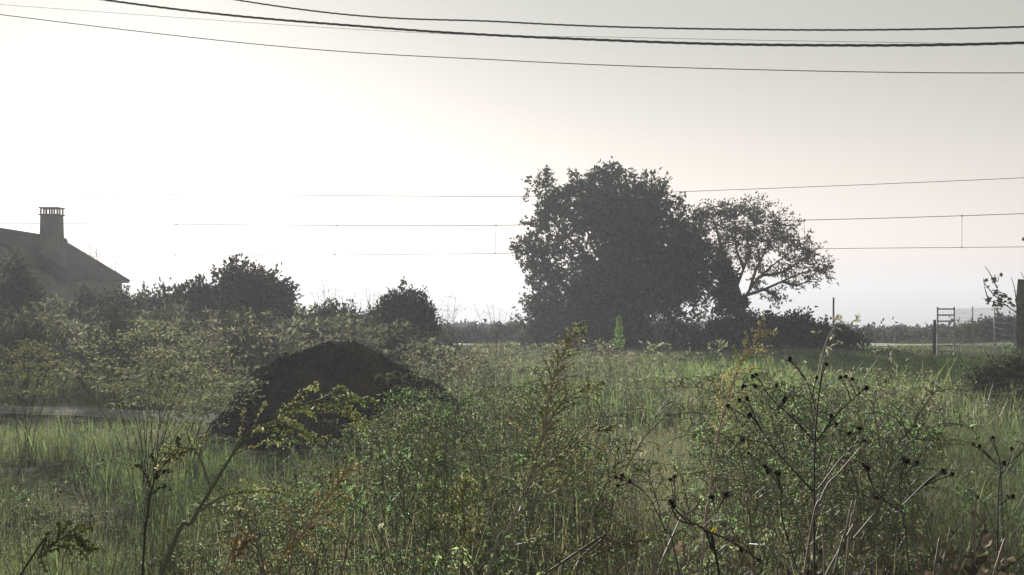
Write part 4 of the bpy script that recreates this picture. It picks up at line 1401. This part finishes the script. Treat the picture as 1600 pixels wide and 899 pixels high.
fennel("tall yellow-green flowering plant with fanned dark stems left of the soil mound", 228, 10.5,
       [(160, 560), (185, 575), (205, 545), (225, 520), (245, 505), (262, 512), (285, 525), (305, 540), (325, 520), (340, 545), (120, 585), (290, 575), (215, 590), (255, 565), (180, 610), (320, 590), (345, 600), (370, 600)])
fennel("yellow-green flowering plant leaning toward the soil mound's edge", 290, 11.5, [(330, 610), (352, 595), (375, 585), (395, 600), (345, 640), (380, 620), (310, 630)], .005)
fennel("pale hazy umbel plant at the left edge behind the grass", 40, 13, [(20, 560), (45, 545), (70, 555), (95, 575), (10, 590), (60, 585)], .005, col=(.16, .16, .09))
DRYC = (.12, .10, .075)
fennel("dry umbel skeleton on the skyline above the low rounded bush, tallest one", 515, 27, [(502, 428), (493, 440), (512, 438), (526, 440), (520, 452), (488, 458), (531, 462), (505, 455)], .008, .8, DRYC, DRYC, "dry_umbel", "dry umbel", .25)
fennel("dry umbel skeleton on the skyline touching the spiky shrub", 578, 27, [(572, 448), (562, 468), (585, 462), (592, 458), (578, 450), (600, 470)], .008, .8, DRYC, DRYC, "dry_umbel", "dry umbel", .2)
fennel("dry umbel skeleton against the sea just right of the spiky shrub", 700, 26, [(700, 464), (712, 464), (690, 485), (714, 485), (684, 483)], .008, .9, DRYC, DRYC, "dry_umbel", "dry umbel", .3)
fennel("low dry umbel skeleton against the sea left of the large tree", 775, 26, [(740, 475), (762, 480), (782, 484), (792, 488), (770, 478)], .007, .8, DRYC, DRYC, "dry_umbel", "dry umbel", .15)


def bare_twigs(label, base, d, tips, r=.02, col=(.13, .08, .06), bottom=None, name="bare_sapling"):
    x, y = gx(base, d), d
    root = thing(name, label, "sapling", (x, y, gz(x, y)))
    g = Geo()
    b0 = np.array([x, y, float(gz(x, y)) - .05])
    for (a, b) in tips:
        tip = W(a, b, d + R(-.3, .3))
        q = smoothline([b0, b0 + (tip - b0) * [.3, .3, .5] + rng.normal(0, .04, 3), b0 + (tip - b0) * [.7, .7, .8] + rng.normal(0, .04, 3), tip], 14)
        tube(g, q, np.linspace(r, r * .2, 14), col, 4)
        for k in range(5):
            i = rng.integers(6, 13); e = q[i] + np.array([R(-.2, .2), R(-.2, .2), R(.15, .4)])
            tube(g, [q[i], (q[i] + e) / 2 + [0, 0, .02], e], [r * .3, r * .22, r * .15], col, 3)
    part("twigs", g, M_FOL, root)["kind"] = "stuff"


bare_twigs("bare reddish sapling rising behind the house roof", 144, 54, [(133, 385), (140, 375), (150, 380), (156, 395), (146, 390)], .03)
bare_twigs("small bare reddish sapling behind the roof's lower corner", 178, 54, [(174, 408), (180, 405), (185, 412)], .025)
bare_twigs("grey leafless brushy sapling in front of the large tree's base", 1030, 36, [(1005, 490), (1018, 478), (1030, 485), (1045, 480), (1058, 500), (995, 505), (1040, 470), (1022, 500), (1012, 475)], .016, (.13, .115, .095))
# leafy bright green spike
x, y = gx(967, 33), 33.0
root = thing("green_spike", "narrow bright green leafy spike in front of the large tree", "plant", (x, y, gz(x, y)))
g = Geo(); tube(g, [(x, y, gz(x, y)), (x + .02, y, .5), W(968, 500, 33)], [.012, .01, .004], (.1, .14, .05), 5); part("stem", g, M_FOL, root)
g = Geo(); n = 260
t = R(0, 1, n); p = np.stack([x + rng.normal(0, 1, n) * .075 * (1.1 - t), y + rng.normal(0, 1, n) * .075 * (1.1 - t), float(gz(x, y)) + .25 + t * (W(968, 500, 33)[2] - .2)], 1)
leaves(g, LANCE, p, norm(rng.normal(0, .7, (n, 3)) + [0, 0, .5]), rand_dir(n), R(.06, .11, n), R(.02, .04, n), vary((.13, .20, .06), n), .5); part("foliage", g, M_FOL, root)

# branch with few leaves beside the wooden post
root = thing("leafy_branch", "sparse branch with few round leaves reaching left past the thick wooden post", "branch", W(1640, 512, 22.5))
br = [[(1640, 512), (1600, 494), (1580, 483), (1562, 468), (1558, 455), (1560, 445)], [(1562, 468), (1552, 460), (1538, 442), (1537, 435)], [(1575, 478), (1556, 473), (1545, 470)], [(1558, 450), (1548, 430), (1539, 416)],
      [(1590, 490), (1588, 470), (1585, 450), (1580, 433)], [(1620, 502), (1612, 460), (1595, 425)], [(1545, 470), (1540, 455), (1537, 440)]]
for b in br:
    g = Geo(); tube(g, px_path(b, 22.5, 14, False, R(-.2, .2)), np.linspace(.012, .004, 14), (1, 1, 1), 5); part("twig", g, M_BARK, root, True)
g = Geo()
for (a, b, n) in [(1550, 440, 10), (1556, 434, 5), (1558, 456, 16), (1545, 470, 12), (1552, 474, 8), (1562, 468, 8), (1570, 463, 12), (1578, 470, 10), (1565, 478, 8), (1560, 432, 4), (1588, 476, 6), (1588, 455, 4), (1620, 480, 12)]:
    p = W(a, b, 22.5) + rng.normal(0, .028, (n, 3))
    leaves(g, ROUND, p, rand_dir(n), rand_dir(n), R(.04, .075, n), R(.035, .06, n), vary((.05, .055, .035), n), .35)
part("foliage", g, M_TREE, root)

# two dry leaves that catch the eye
for label, a, b, d, L_, col in (("white dried curled leaf caught in the weeds left of centre", 592, 826, 3.0, .020, (.5, .48, .44)), ("yellow leaf at the foot of the reddish plume", 1110, 834, 3.0, .022, (.50, .38, .05)),
                               ("whitish dry blade in the bottom right corner of the pale grass", 1000, 715, 3.6, .028, (.42, .40, .34))):
    g = Geo(); leaves(g, CURL, np.zeros((2, 3)), np.array([[.4, -.2, .8], [.5, .1, .7]]), np.array([[.2, -1, .2], [.3, -1, 0]]), L_, L_ * .5, col, .4)
    v, f, c = g.arrays(); o = link("dry_leaf", make_mesh("dry_leaf", v, f, c), M_FOL, loc=tuple(W(a, b, d))); tag(o, label, "leaf")
